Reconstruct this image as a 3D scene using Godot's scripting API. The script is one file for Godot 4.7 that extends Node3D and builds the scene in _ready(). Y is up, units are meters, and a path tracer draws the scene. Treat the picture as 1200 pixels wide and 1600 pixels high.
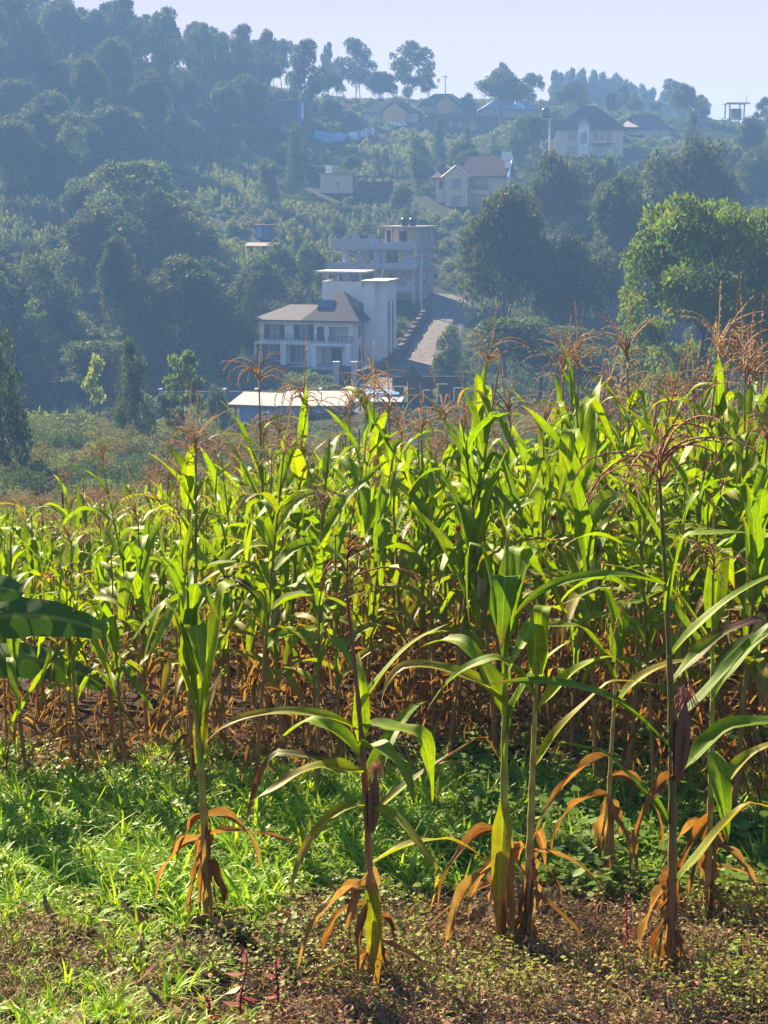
extends Node3D
# A maize field on a slope, looking across a hazy valley to houses and trees on the far hillside.
# World units are metres; the camera looks along -Z. "d" below is distance along -Z.

const CAM_Y := 3.2
const PROFILE := [[-60.0, 9.0], [-10.0, 3.6], [0.0, 1.6], [3.0, 0.75], [4.5, 0.3], [5.9, 0.0], [7.2, -0.22], [9.8, -0.4], [20.0, -2.2], [40.0, -6.1], [60.0, -9.3], [80.0, -12.3], [110.0, -15.3], [140.0, -17.3], [165.0, -17.8], [190.0, -16.3], [230.0, -9.8], [290.0, 3.2], [350.0, 14.8], [400.0, 25.2], [450.0, 32.0], [550.0, 33.0], [700.0, 24.0], [1000.0, 0.0], [3000.0, -60.0]]

var rng := RandomNumberGenerator.new()
var noise := FastNoiseLite.new()
var M := {}
var taken := {}
var keep_out := []          # [x, d, radius] round buildings, where nothing wild grows

# ---------------------------------------------------------------- terrain
func ss(a: float, b: float, x: float) -> float:
	var t := clampf((x - a) / (b - a), 0.0, 1.0)
	return t * t * (3.0 - 2.0 * t)

func profile(d: float) -> float:
	for i in PROFILE.size() - 1:
		if d <= PROFILE[i + 1][0]:
			var a = PROFILE[i]
			var b = PROFILE[i + 1]
			return a[1] + (b[1] - a[1]) * (d - a[0]) / (b[0] - a[0])
	return -60.0

func ground(x: float, d: float) -> float:
	var l := clampf(-x, 0.0, 160.0)
	var h := profile(d + ss(100, 200, d) * 0.45 * l)
	h += ss(250, 400, d) * 0.15 * clampf(-x - 10.0, 0.0, 140.0)
	h -= ss(300, 450, d) * 0.12 * clampf(x - 50.0, 0.0, 120.0)
	h += ss(60, 130, d) * (1.0 * sin(x * 0.06 + 0.7) * sin(d * 0.045) + 0.5 * sin(x * 0.13 + d * 0.09))
	h += 0.03 * clampf(x, -6.0, 6.0) * ss(4, 12, d) * (1.0 - ss(60, 100, d))
	return h

func clods(x: float, d: float) -> float:      # lumps of tilled soil near the camera
	var k := 1.0 - ss(14, 30, d)
	if k <= 0.0:
		return 0.0
	return k * (0.045 * noise.get_noise_2d(x * 60.0, d * 60.0) + 0.03 * noise.get_noise_2d(x * 190.0 + 50.0, d * 190.0) + 0.012 * noise.get_noise_2d(x * 520.0, d * 520.0 + 90.0))

func spot(x: float, d: float) -> Vector3:
	return Vector3(x, ground(x, d) + clods(x, d), -d)

# ---------------------------------------------------------------- mesh collecting
class MB:
	var v := PackedVector3Array()
	var n := PackedVector3Array()
	var c := PackedColorArray()
	var uv := PackedVector2Array()
	var ix := PackedInt32Array()
	func tri(a: Vector3, b: Vector3, e: Vector3, col: Color, nn: Vector3) -> void:
		var k := v.size()
		v.append(a)
		if (e - a).cross(b - a).dot(nn) >= 0.0:      # keep the winding on the side of the normal
			v.append(b); v.append(e)
		else:
			v.append(e); v.append(b)
		for i in 3:
			n.append(nn); c.append(col)
		uv.append(Vector2(0, 0)); uv.append(Vector2(1, 0)); uv.append(Vector2(0.5, 1))
		ix.append(k); ix.append(k + 1); ix.append(k + 2)
	func quad(a: Vector3, b: Vector3, e: Vector3, f: Vector3, col: Color, nn := Vector3.ZERO) -> void:
		# corners run clockwise as seen from the front
		if nn != Vector3.ZERO and (f - a).cross(b - a).dot(nn) < 0.0:
			quad(f, e, b, a, col, nn)
			return
		var m := nn if nn != Vector3.ZERO else (f - a).cross(b - a).normalized()
		var k := v.size()
		v.append(a); v.append(b); v.append(e); v.append(f)
		for i in 4:
			n.append(m); c.append(col)
		uv.append(Vector2(0, 0)); uv.append(Vector2(1, 0)); uv.append(Vector2(1, 1)); uv.append(Vector2(0, 1))
		ix.append(k); ix.append(k + 1); ix.append(k + 2); ix.append(k); ix.append(k + 2); ix.append(k + 3)
	func box(lo: Vector3, hi: Vector3, col := Color.WHITE) -> void:
		var p := [Vector3(lo.x, lo.y, lo.z), Vector3(hi.x, lo.y, lo.z), Vector3(hi.x, hi.y, lo.z), Vector3(lo.x, hi.y, lo.z), Vector3(lo.x, lo.y, hi.z), Vector3(hi.x, lo.y, hi.z), Vector3(hi.x, hi.y, hi.z), Vector3(lo.x, hi.y, hi.z)]
		quad(p[7], p[6], p[5], p[4], col, Vector3(0, 0, 1))
		quad(p[2], p[3], p[0], p[1], col, Vector3(0, 0, -1))
		quad(p[6], p[2], p[1], p[5], col, Vector3(1, 0, 0))
		quad(p[3], p[7], p[4], p[0], col, Vector3(-1, 0, 0))
		quad(p[3], p[2], p[6], p[7], col, Vector3(0, 1, 0))
		quad(p[4], p[5], p[1], p[0], col, Vector3(0, -1, 0))
	func grid(pts: PackedVector3Array, cols: PackedColorArray, uvs: PackedVector2Array, w: int, h: int, wrap := false) -> void:
		# a smooth sheet of w by h points
		var k := v.size()
		for j in h:
			for i in w:
				var p := j * w + i
				var i0 := i - 1 if i > 0 else (w - 2 if wrap else 0)
				var i1 := i + 1 if i < w - 1 else (1 if wrap else w - 1)
				var du := pts[j * w + i1] - pts[j * w + i0]
				var dv := pts[mini(j + 1, h - 1) * w + i] - pts[maxi(j - 1, 0) * w + i]
				var m := du.cross(dv)
				m = m.normalized() if m.length_squared() > 1e-16 else Vector3.UP
				v.append(pts[p]); n.append(m); c.append(cols[p]); uv.append(uvs[p])
		for j in h - 1:
			for i in w - 1:
				var a := k + j * w + i
				ix.append(a); ix.append(a + w); ix.append(a + 1)
				ix.append(a + 1); ix.append(a + w); ix.append(a + w + 1)
	func tube(path: PackedVector3Array, rad: PackedFloat32Array, cols: PackedColorArray, sides: int) -> void:
		var pts := PackedVector3Array()
		var cc := PackedColorArray()
		var uu := PackedVector2Array()
		var side := Vector3.RIGHT
		for i in path.size():
			var t := (path[mini(i + 1, path.size() - 1)] - path[maxi(i - 1, 0)]).normalized()
			if absf(t.dot(side)) > 0.9:
				side = Vector3.BACK if absf(t.z) < 0.9 else Vector3.UP
			side = (side - t * t.dot(side)).normalized()
			var up := t.cross(side)
			for s in sides + 1:
				var a := TAU * s / sides
				pts.append(path[i] + (side * cos(a) + up * sin(a)) * rad[i])
				cc.append(cols[i]); uu.append(Vector2(float(s) / sides, float(i) / path.size()))
		grid(pts, cc, uu, sides + 1, path.size(), true)
	func rod(a: Vector3, b: Vector3, r0: float, r1: float, col: Color, sides := 5) -> void:
		tube(PackedVector3Array([a, b]), PackedFloat32Array([r0, r1]), PackedColorArray([col, col]), sides)
	func leaf(p: Vector3, t: Vector3, b: Vector3, l: float, w: float, col: Color) -> void:
		# one small pointed leaf, folded along its middle
		var m := t.cross(b).normalized()
		var k := v.size()
		v.append(p); v.append(p + t * l * 0.45 + b * w * 0.5 + m * w * 0.12); v.append(p + t * l); v.append(p + t * l * 0.45 - b * w * 0.5 + m * w * 0.12)
		for i in 4:
			n.append(m); c.append(col)
		uv.append(Vector2(0.5, 0)); uv.append(Vector2(1, 0.5)); uv.append(Vector2(0.5, 1)); uv.append(Vector2(0, 0.5))
		ix.append(k); ix.append(k + 1); ix.append(k + 2); ix.append(k); ix.append(k + 2); ix.append(k + 3)
	func mesh(mat: Material = null, onto: ArrayMesh = null) -> ArrayMesh:
		var am := onto if onto else ArrayMesh.new()
		var a := []
		a.resize(Mesh.ARRAY_MAX)
		a[Mesh.ARRAY_VERTEX] = v; a[Mesh.ARRAY_NORMAL] = n; a[Mesh.ARRAY_COLOR] = c; a[Mesh.ARRAY_TEX_UV] = uv; a[Mesh.ARRAY_INDEX] = ix
		am.add_surface_from_arrays(Mesh.PRIMITIVE_TRIANGLES, a)
		if mat:
			am.surface_set_material(am.get_surface_count() - 1, mat)
		return am

# ---------------------------------------------------------------- objects
func numbered(called: String) -> String:
	var k: int = taken.get(called, 0)
	taken[called] = k + 1
	return called if k == 0 else "%s_%03d" % [called, k]

func tag(o: Node, label: String, category: String, group := "") -> void:
	o.set_meta("label", label)
	o.set_meta("category", category)
	if group != "":
		o.set_meta("group", group)

func thing(called: String, label: String, category: String, at: Vector3, turn := 0.0, group := "") -> Node3D:
	var o := Node3D.new()
	o.name = numbered(called)
	add_child(o)
	o.position = at
	o.rotation.y = turn
	tag(o, label, category, group)
	return o

func part(parent: Node, called: String, mesh: Mesh, mat: Material = null, at := Vector3.ZERO) -> MeshInstance3D:
	var o := MeshInstance3D.new()
	o.name = called
	o.mesh = mesh
	if mat:
		o.material_override = mat
	parent.add_child(o, true)
	o.position = at
	return o

func piece(parent: Node, called: String, lo: Vector3, hi: Vector3, mat: Material) -> MeshInstance3D:
	var b := BoxMesh.new()
	b.size = hi - lo
	return part(parent, called, b, mat, (lo + hi) * 0.5)

func structure(called: String, mesh: Mesh, mat: Material) -> MeshInstance3D:
	var o := part(self, numbered(called), mesh, mat)
	o.set_meta("kind", "structure")
	return o

func stuff(called: String, label: String, category: String) -> Node3D:
	var o := thing(called, label, category, Vector3.ZERO)
	o.set_meta("kind", "stuff")
	return o

func scatter(parent: Node, called: String, mesh: Mesh, xf: Array, cols := []) -> void:
	if xf.is_empty():
		return
	var mm := MultiMesh.new()
	mm.transform_format = MultiMesh.TRANSFORM_3D
	mm.use_colors = not cols.is_empty()
	mm.mesh = mesh
	mm.instance_count = xf.size()
	for i in xf.size():
		mm.set_instance_transform(i, xf[i])
		if not cols.is_empty():
			mm.set_instance_color(i, cols[i])
	var o := MultiMeshInstance3D.new()
	o.name = called
	o.multimesh = mm
	parent.add_child(o, true)
	o.set_meta("kind", "stuff")

func xform(p: Vector3, yaw: float, s: Vector3, lean := 0.0, lean_dir := 0.0) -> Transform3D:
	var b := Basis(Vector3(cos(lean_dir), 0, sin(lean_dir)), lean) * Basis(Vector3.UP, yaw)
	return Transform3D(b.scaled_local(s), p)

func rr(a: float, b: float) -> float:
	return rng.randf_range(a, b)

func tint(c: Color, k: float) -> Color:
	return Color(c.r * (1.0 + rr(-k, k)), c.g * (1.0 + rr(-k, k)), c.b * (1.0 + rr(-k, k)))

# ---------------------------------------------------------------- materials
func noise_image(size: int, freq: float, seed_: int, lo: float, hi: float, octaves := 4) -> ImageTexture:
	var f := FastNoiseLite.new()
	f.seed = seed_
	f.frequency = freq
	f.fractal_octaves = octaves
	var src := f.get_seamless_image(size, size)
	src.convert(Image.FORMAT_RGB8)
	var im := Image.create(size, size, true, Image.FORMAT_RGB8)
	for y in size:
		for x in size:
			var g: float = lerpf(lo, hi, src.get_pixel(x, y).r)
			im.set_pixel(x, y, Color(g, g, g))
	im.generate_mipmaps()
	return ImageTexture.create_from_image(im)

func surface(col: Color, rough: float, tex: Texture2D = null, scale := 0.5, bump := 0.0) -> StandardMaterial3D:
	var m := StandardMaterial3D.new()
	m.albedo_color = col
	m.roughness = rough
	m.cull_mode = BaseMaterial3D.CULL_DISABLED
	if tex:
		m.albedo_texture = tex
		m.uv1_triplanar = true
		m.uv1_world_triplanar = true
		m.uv1_scale = Vector3.ONE * scale
		if bump > 0.0:
			m.heightmap_enabled = true
			m.heightmap_texture = tex
			m.heightmap_scale = bump
	return m

func foliage(rough: float, back: Color, tex: Texture2D = null, spec := 0.4) -> StandardMaterial3D:
	var m := StandardMaterial3D.new()
	m.vertex_color_use_as_albedo = true
	m.roughness = rough
	m.metallic_specular = spec
	m.cull_mode = BaseMaterial3D.CULL_DISABLED
	m.backlight_enabled = true
	m.backlight = back
	if tex:
		m.albedo_texture = tex
	return m

func leaf_texture() -> ImageTexture:      # parallel veins, a pale midrib and small blemishes
	var im := Image.create(64, 512, true, Image.FORMAT_RGB8)
	var r := RandomNumberGenerator.new()
	r.seed = 5
	var stripe := []
	for x in 64:
		stripe.append(0.78 + 0.2 * r.randf() - (0.12 if x % 5 == 0 else 0.0))
	for y in 512:
		for x in 64:
			var mid := 1.0 - ss(0.02, 0.05, absf((x + 0.5) / 64.0 - 0.5))
			var b: float = stripe[x] * (0.9 + 0.1 * noise.get_noise_2d(x * 30.0, y * 6.0)) * (1.0 + 0.12 * noise.get_noise_2d(x * 3.0, y * 2.0 + 300.0))
			var c := Color(b * 0.95, b, b * 0.9)
			if noise.get_noise_2d(x * 14.0 + 700.0, y * 5.0) > 0.52:
				c = Color(c.r * 0.95, c.g * 0.72, c.b * 0.6)
			im.set_pixel(x, y, c.lerp(Color(1.0, 1.0, 1.0), mid * 0.9))
	im.generate_mipmaps()
	return ImageTexture.create_from_image(im)

func make_materials() -> void:
	var fine := noise_image(256, 0.02, 3, 0.90, 1.0)
	var mottle := noise_image(256, 0.03, 21, 0.72, 1.0, 5)
	var rough_ := noise_image(256, 0.03, 9, 0.45, 1.0, 5)
	var soil := noise_image(512, 0.035, 17, 0.35, 1.0, 6)
	M.fine = fine
	M.ground = surface(Color.WHITE, 0.95, soil, 0.9)
	M.ground.vertex_color_use_as_albedo = true
	M.ground.metallic_specular = 0.15
	M.road = surface(Color(0.47, 0.41, 0.37), 0.95, rough_, 0.12)
	M.plaster_white = surface(Color(0.90, 0.90, 0.88), 0.8, fine, 0.2)
	M.plaster_cream = surface(Color(0.84, 0.77, 0.62), 0.85, fine, 0.2)
	M.plaster_yellow = surface(Color(0.86, 0.68, 0.38), 0.85, fine, 0.2)
	M.plaster_beige = surface(Color(0.78, 0.70, 0.62), 0.85, fine, 0.2)
	M.concrete = surface(Color(0.76, 0.75, 0.76), 0.9, mottle, 0.25)
	M.concrete_dark = surface(Color(0.42, 0.40, 0.38), 0.9, mottle, 0.25)
	M.stone = surface(Color(0.40, 0.36, 0.33), 0.95, rough_, 0.6)
	M.brick = surface(Color(0.50, 0.33, 0.27), 0.9, rough_, 0.7)
	M.roof_brown = surface(Color(0.27, 0.21, 0.215), 0.8, mottle, 0.5)
	M.roof_red = surface(Color(0.36, 0.17, 0.16), 0.8, mottle, 0.5)
	M.roof_dark = surface(Color(0.26, 0.20, 0.20), 0.8, mottle, 0.5)
	M.roof_blue = surface(Color(0.25, 0.38, 0.58), 0.5, fine, 0.3)
	M.tin = surface(Color(0.72, 0.66, 0.60), 0.5, mottle, 0.3)
	M.tin_rust = surface(Color(0.60, 0.45, 0.38), 0.6, rough_, 0.3)
	M.tin_blue = surface(Color(0.45, 0.62, 0.82), 0.45, fine, 0.3)
	M.sheet_blue = surface(Color(0.22, 0.42, 0.72), 0.5, fine, 0.4)
	M.sheet_white = surface(Color(0.80, 0.84, 0.88), 0.5, fine, 0.4)
	M.trim = surface(Color(0.92, 0.92, 0.90), 0.6)
	M.frame = surface(Color(0.10, 0.09, 0.09), 0.5)
	M.wood = surface(Color(0.45, 0.32, 0.22), 0.9, rough_, 1.2)
	M.black_plastic = surface(Color(0.06, 0.06, 0.065), 0.4)
	M.solar = surface(Color(0.08, 0.12, 0.24), 0.15)
	M.glass = surface(Color(0.16, 0.20, 0.26), 0.08)
	M.glass.metallic_specular = 0.7
	M.curtain = surface(Color(0.55, 0.55, 0.56), 0.9)
	M.car = surface(Color(0.85, 0.86, 0.88), 0.25)
	M.tyre = surface(Color(0.04, 0.04, 0.04), 0.9)
	var lt := leaf_texture()
	M.maize_leaf = foliage(0.55, Color(1.0, 1.0, 0.5), lt, 0.35)
	M.maize_leaf.vertex_color_use_as_albedo = true
	M.dry_leaf = foliage(0.75, Color(1.0, 0.92, 0.72), lt, 0.2)
	M.stalk = foliage(0.6, Color(0.2, 0.2, 0.1), null, 0.4)
	M.tassel = foliage(0.85, Color(0.7, 0.6, 0.4), null, 0.2)
	M.grass = foliage(0.5, Color(1.0, 1.0, 0.6), null, 0.4)
	M.tree_leaf = foliage(0.65, Color(1.0, 1.0, 0.45), null, 0.3)
	M.banana_leaf = foliage(0.65, Color(0.7, 0.7, 0.3), null, 0.25)
	M.bark = foliage(0.95, Color(0.0, 0.0, 0.0), null, 0.1)
	M.bark.backlight_enabled = false
	M.litter = foliage(0.9, Color(0.5, 0.45, 0.3), null, 0.2)

# ---------------------------------------------------------------- maize
const GREEN := Color(0.30, 0.48, 0.02)
const DEEP := Color(0.10, 0.22, 0.025)
const LIME := Color(0.56, 0.64, 0.02)
const YELLOW := Color(0.55, 0.42, 0.04)
const ORANGE := Color(0.58, 0.24, 0.06)
const STRAW := Color(0.60, 0.40, 0.19)
const BROWN := Color(0.26, 0.095, 0.035)
const PURPLE := Color(0.16, 0.05, 0.06)

func leaf_color(style: String, s: float, u: float, k: Vector3) -> Color:
	# k: three random numbers of this leaf; s runs from stalk to tip, u from edge to edge
	var mott := noise.get_noise_2d(s * 160.0 + k.x * 900.0, u * 45.0 + k.y * 900.0)
	var base := GREEN.lerp(LIME, clampf(k.x * 0.9 + mott * 0.4, 0, 1)).lerp(DEEP, clampf(k.y * 0.7 - 0.2, 0, 1))
	var edge := absf(u)
	match style:
		"green":
			var t := ss(0.82 + 0.15 * k.z, 1.05, s + 0.08 * edge + 0.08 * mott)
			return base.lerp(YELLOW.lerp(ORANGE, k.y), t)
		"half":
			var a := ss(0.25, 0.7, s + 0.2 * edge + 0.35 * mott - 0.3 * (k.z - 0.5))
			return base.lerp(YELLOW, 0.35).lerp(YELLOW, a * 0.8).lerp(ORANGE.lerp(STRAW, k.y), ss(0.45, 0.95, s + 0.3 * mott))
		"purple":
			return base.lerp(PURPLE, ss(0.2, 0.6, s * 0.7 + edge * 0.4 + 0.4 * mott)).lerp(ORANGE, ss(0.7, 1.0, s + 0.3 * mott))
		_:
			var c := ORANGE.lerp(STRAW, clampf(0.25 + k.x + 0.8 * mott, 0, 1)).lerp(BROWN, clampf(k.y * 0.9 - 0.2 + 1.0 * mott, 0, 1))
			return c

func leaf_mesh(style: String, o: Dictionary, segs := 12, half := 2) -> ArrayMesh:
	# a maize blade: leaves the stalk upward, arches, droops or breaks over; length 1 unless given
	var L: float = o.get("L", 1.0)
	var W: float = o.get("W", 0.1)
	var p0: float = deg_to_rad(o.get("p0", 20.0))
	var p1: float = deg_to_rad(o.get("p1", 130.0))
	var pw: float = o.get("pw", 1.4)
	var ka: float = o.get("ka", 2.0)
	var kb: float = deg_to_rad(o.get("kb", 0.0))
	var tw: float = deg_to_rad(o.get("tw", 0.0))
	var fold: float = deg_to_rad(o.get("fold", 28.0))
	var wave: float = o.get("wave", 0.14)
	var side: float = o.get("side", 0.0)          # sideways sweep
	var k := Vector3(rng.randf(), rng.randf(), rng.randf())
	if o.has("k"):
		k = o.k
	var ph := rr(0, TAU)
	var ph2 := rr(0, TAU)
	var fq := rr(9, 15)
	var w := half * 2 + 1
	var pts := PackedVector3Array()
	var cols := PackedColorArray()
	var uvs := PackedVector2Array()
	var pos := Vector3.ZERO
	for j in segs + 1:
		var s := float(j) / segs
		var phi := lerpf(p0, p1, pow(s, pw)) + ss(ka - 0.05, ka + 0.05, s) * kb + 0.3 * s * noise.get_noise_2d(s * 110.0 + k.x * 500.0, k.y * 500.0)
		var T := Vector3(sin(phi), cos(phi), side * s).normalized()
		if j > 0:
			pos += T * L / segs
		var B0 := (Vector3.BACK - T * T.z).normalized()
		var N0 := B0.cross(T)
		var t := tw * s * s + 0.2 * sin(s * 5.0 + ph) + 0.5 * s * noise.get_noise_2d(s * 150.0 + k.y * 700.0, k.z * 500.0)
		var B := B0 * cos(t) + N0 * sin(t)
		var N := N0 * cos(t) - B0 * sin(t)
		var shape := (0.5 + 0.5 * ss(0.0, 0.22, s)) * pow(maxf(1.0 - pow(s, 1.9), 0.0), 1.0)
		if style == "dry":
			shape *= 0.7 + 0.2 * sin(s * 7.0 + ph) + 0.35 * noise.get_noise_2d(s * 300.0 + k.x * 800.0, k.z * 900.0)
		var hw := W * 0.5 * shape
		var f := fold * (1.0 - 0.6 * s) * (1.6 if style == "dry" else 1.0)
		for i in w:
			var u := float(i - half) / half
			var off := B * (hw * u * cos(f)) + N * (absf(u) * hw * sin(f))
			off += N * (wave * hw * u * u * sin(s * fq + (ph if u > 0 else ph2)))
			pts.append(pos + off)
			cols.append(leaf_color(style, s, u, k))
			uvs.append(Vector2(0.5 + 0.48 * u, s))
	var mb := MB.new()
	mb.grid(pts, cols, uvs, w, segs + 1)
	return mb.mesh(M.dry_leaf if style == "dry" else M.maize_leaf)

func stalk_mesh(h: float, r: float, bend: Vector3, top: Color, base: Color, nodes := 9) -> ArrayMesh:
	var path := PackedVector3Array()
	var rad := PackedFloat32Array()
	var col := PackedColorArray()
	var n := nodes * 3
	for i in n + 1:
		var s := float(i) / n
		path.append(Vector3(0, -0.03 + s * (h + 0.03), 0) + bend * s * s)
		rad.append(r * (1.0 - 0.72 * s) * (1.22 if i % 3 == 0 else (1.0 if i % 3 == 1 else 1.06)))
		var c := base.lerp(top, ss(0.12, 0.5, s + 0.12 * noise.get_noise_1d(s * 400.0 + h * 77.0)))
		col.append(c.lerp(BROWN, 0.55) if i % 3 == 0 else c)
	var mb := MB.new()
	mb.tube(path, rad, col, 7)
	return mb.mesh(M.stalk)

func tassel_mesh(size: float, branches: int, open_: float, col: Color) -> ArrayMesh:
	# a spike with drooping side branches, all hung with small flower husks
	var mb := MB.new()
	for b in branches + 1:
		var central := b == 0
		var az := rr(0, TAU)
		var L := size * (1.0 if central else rr(0.45, 0.8))
		var phi := 0.02 if central else deg_to_rad(rr(15, 40) * open_)
		var p := Vector3(0, 0.0 if central else rr(0.02, 0.32) * size, 0)
		var path := PackedVector3Array()
		var rad := PackedFloat32Array()
		var cc := PackedColorArray()
		var seg := 7
		var bendy := rr(0.0, 0.12) if central else rr(0.1, 0.55) * open_
		for i in seg + 1:
			path.append(p)
			rad.append(size * 0.009 * (1.0 - 0.6 * i / seg))
			cc.append(tint(col, 0.15))
			p += Vector3(sin(phi) * cos(az), cos(phi), sin(phi) * sin(az)) * L / seg
			phi += bendy * rr(0.4, 1.3)
		mb.tube(path, rad, cc, 3)
		var husks := int(L / size * (46 if central else 30))
		for i in husks:
			var s := (float(i) + rng.randf()) / husks * 0.93 + 0.07
			if central and s < 0.3:
				continue
			var f := s * seg
			var k := mini(int(f), seg - 1)
			var q := path[k].lerp(path[k + 1], f - k)
			var t := (path[k + 1] - path[k]).normalized()
			var o := Vector3(rr(-1, 1), rr(-1, 0.4), rr(-1, 1)).normalized()
			var tt := (t * 0.8 + o * 0.7).normalized()
			mb.leaf(q, tt, tt.cross(o).normalized(), size * rr(0.028, 0.045), size * rr(0.014, 0.022), tint(col, 0.3))
	return mb.mesh(M.tassel)

func ear_meshes(L: float, husk: Color, silk: Color) -> Array:
	var path := PackedVector3Array()
	var rad := PackedFloat32Array()
	var cc := PackedColorArray()
	for i in 9:
		var s := i / 8.0
		path.append(Vector3(0, s * L, 0))
		rad.append(L * 0.12 * pow(sin(PI * clampf(0.12 + s * 0.86, 0, 1)), 0.7) + 0.001)
		cc.append(tint(husk, 0.12))
	var mb := MB.new()
	mb.tube(path, rad, cc, 8)
	for i in 6:      # husk leaves lying on the cob
		var a := TAU * i / 6.0
		var o := Vector3(cos(a), 0, sin(a))
		mb.leaf(o * L * 0.09, (Vector3.UP + o * 0.1).normalized(), o.cross(Vector3.UP), L * rr(0.75, 0.98), L * 0.12, tint(husk, 0.25))
	var sk := MB.new()
	for i in 46:
		var a := rr(0, TAU)
		var o := Vector3(cos(a), 0, sin(a))
		var p := Vector3(0, L * 0.95, 0)
		var q := p + (Vector3.UP * rr(0.1, 0.25) + o * rr(0.02, 0.14)) * L
		var r := q + (Vector3.DOWN * rr(-0.05, 0.25) + o * rr(0.05, 0.16)) * L
		sk.tube(PackedVector3Array([p, q, r]), PackedFloat32Array([0.002, 0.0018, 0.0015]), PackedColorArray([silk, silk, tint(silk, 0.3)]), 3)
	return [mb.mesh(M.stalk), sk.mesh(M.tassel)]

var lib := {}
func make_leaf_library() -> void:
	rng.seed = 77
	lib.green = []
	for i in 22:
		var o := {"p0": rr(10, 34), "p1": rr(120, 180), "pw": rr(0.7, 1.5), "W": rr(0.14, 0.19), "tw": rr(-80, 80), "wave": rr(0.12, 0.35), "side": rr(-0.3, 0.3)}
		if i % 3 == 0:
			o.merge({"ka": rr(0.3, 0.55), "kb": rr(90, 145), "p1": rr(25, 45)}, true)
		elif i % 3 == 1:
			o.merge({"p0": rr(6, 20), "p1": rr(35, 80)}, true)
		lib.green.append(leaf_mesh("green", o, 11))
	lib.half = []
	for i in 8:
		lib.half.append(leaf_mesh("half", {"p0": rr(20, 45), "p1": rr(120, 175), "pw": rr(0.8, 1.6), "W": rr(0.11, 0.14), "tw": rr(-90, 90), "side": rr(-0.3, 0.3)}, 11))
	lib.dry = []
	for i in 12:
		var o := {"p0": rr(30, 70), "p1": rr(165, 185), "pw": rr(0.3, 0.6), "W": rr(0.09, 0.14), "tw": rr(-200, 200), "wave": rr(0.3, 0.7), "fold": rr(30, 55)}
		lib.dry.append(leaf_mesh("dry", o, 10))
	lib.purple = []
	for i in 2:
		lib.purple.append(leaf_mesh("purple", {"p0": 25.0, "p1": rr(120, 160), "W": 0.1, "tw": rr(-60, 60)}, 11))
	lib.tassel = []
	for i in 8:
		var c := Color(0.46, 0.34, 0.21).lerp(Color(0.38, 0.23, 0.16), rng.randf()).lerp(Color(0.50, 0.37, 0.20), rng.randf() * 0.8)
		lib.tassel.append(tassel_mesh(0.46, 12 + i % 6, rr(0.8, 1.6), c))
	lib.ear = ear_meshes(0.24, Color(0.30, 0.30, 0.08), Color(0.30, 0.10, 0.05))
	lib.ear_dark = ear_meshes(0.30, Color(0.16, 0.08, 0.05), Color(0.55, 0.27, 0.20))

func leaf_at(parent: Node, style: String, y: float, az: float, L: float, bend: Vector3, h: float) -> void:
	var o := part(parent, "leaf", lib[style][rng.randi() % lib[style].size()])
	var s := y / h
	o.transform = Transform3D(Basis(Vector3.UP, az) * Basis(Vector3.BACK, rr(-0.12, 0.12)) * Basis.from_scale(Vector3.ONE * L), Vector3(0, y, 0) + bend * s * s)

func maize_proto(h: float, dry: float, with_tassel: bool, ear: int) -> Node3D:
	# h: height to the top leaf
	var o := Node3D.new()
	var bend := Vector3(rr(-0.12, 0.12), 0, rr(-0.12, 0.12)) * h * 0.5
	part(o, "stalk", stalk_mesh(h, rr(0.012, 0.016), bend, Color(0.17, 0.22, 0.04).lerp(Color(0.22, 0.10, 0.05), rng.randf() * 0.6), Color(0.34, 0.19, 0.07)))
	var az := rr(0, TAU)
	var n := int(h * 6.6) + 1
	for i in n:
		var f := (i + 0.6) / n
		var y := h * (0.06 + 0.84 * f)
		az += PI + rr(-0.45, 0.45)
		var style := "green"
		if f < dry + rr(-0.1, 0.08):
			style = "dry"
		elif f < dry + 0.14 + rr(-0.08, 0.1):
			style = "half"
		elif rng.randf() < 0.16:
			style = "half" if rng.randf() < 0.6 else "dry" if rng.randf() < 0.7 else "purple"
		var L := lerpf(0.42, 0.76, sin(PI * clampf(f, 0.1, 0.95))) * rr(0.85, 1.15)
		if style == "dry":
			L *= 0.72
			leaf_at(o, "dry", y * rr(0.7, 1.0), az + rr(1, 2), L * 0.85, bend, h)
			if i % 2 == 0:
				leaf_at(o, "dry", y * rr(0.8, 1.1), az - rr(1, 2), L * 0.75, bend, h)
		leaf_at(o, style, y, az, L, bend, h)
	if with_tassel:
		var stem := part(o, "tassel", lib.tassel[rng.randi() % lib.tassel.size()])
		stem.transform = Transform3D(Basis(Vector3(1, 0, 0.4).normalized(), rr(-0.25, 0.25)), Vector3(0, h * 0.985, 0) + bend * 0.97)
	if ear > 0:
		var e: Array = lib.ear if ear == 1 else lib.ear_dark
		var c := part(o, "ear", e[0])
		part(c, "silk", e[1])
		c.transform = Transform3D(Basis(Vector3(rr(-1, 1), 0, rr(-1, 1)).normalized(), 0.25), Vector3(0.015, h * 0.48, 0) + bend * 0.23)
	return o

func merged(o: Node3D) -> ArrayMesh:      # the same plant as one mesh, for the far crowd
	var by := {}
	for p in o.get_children():
		var list := [[p, p.transform]]
		for q in p.get_children():
			list.append([q, p.transform * q.transform])
		for e in list:
			var mesh: Mesh = e[0].mesh
			var mat := mesh.surface_get_material(0)
			if not by.has(mat):
				by[mat] = SurfaceTool.new()
				by[mat].begin(Mesh.PRIMITIVE_TRIANGLES)
			by[mat].append_from(mesh, 0, e[1])
	var am := ArrayMesh.new()
	for mat in by:
		by[mat].commit(am)
		am.surface_set_material(am.get_surface_count() - 1, mat)
	return am

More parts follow.
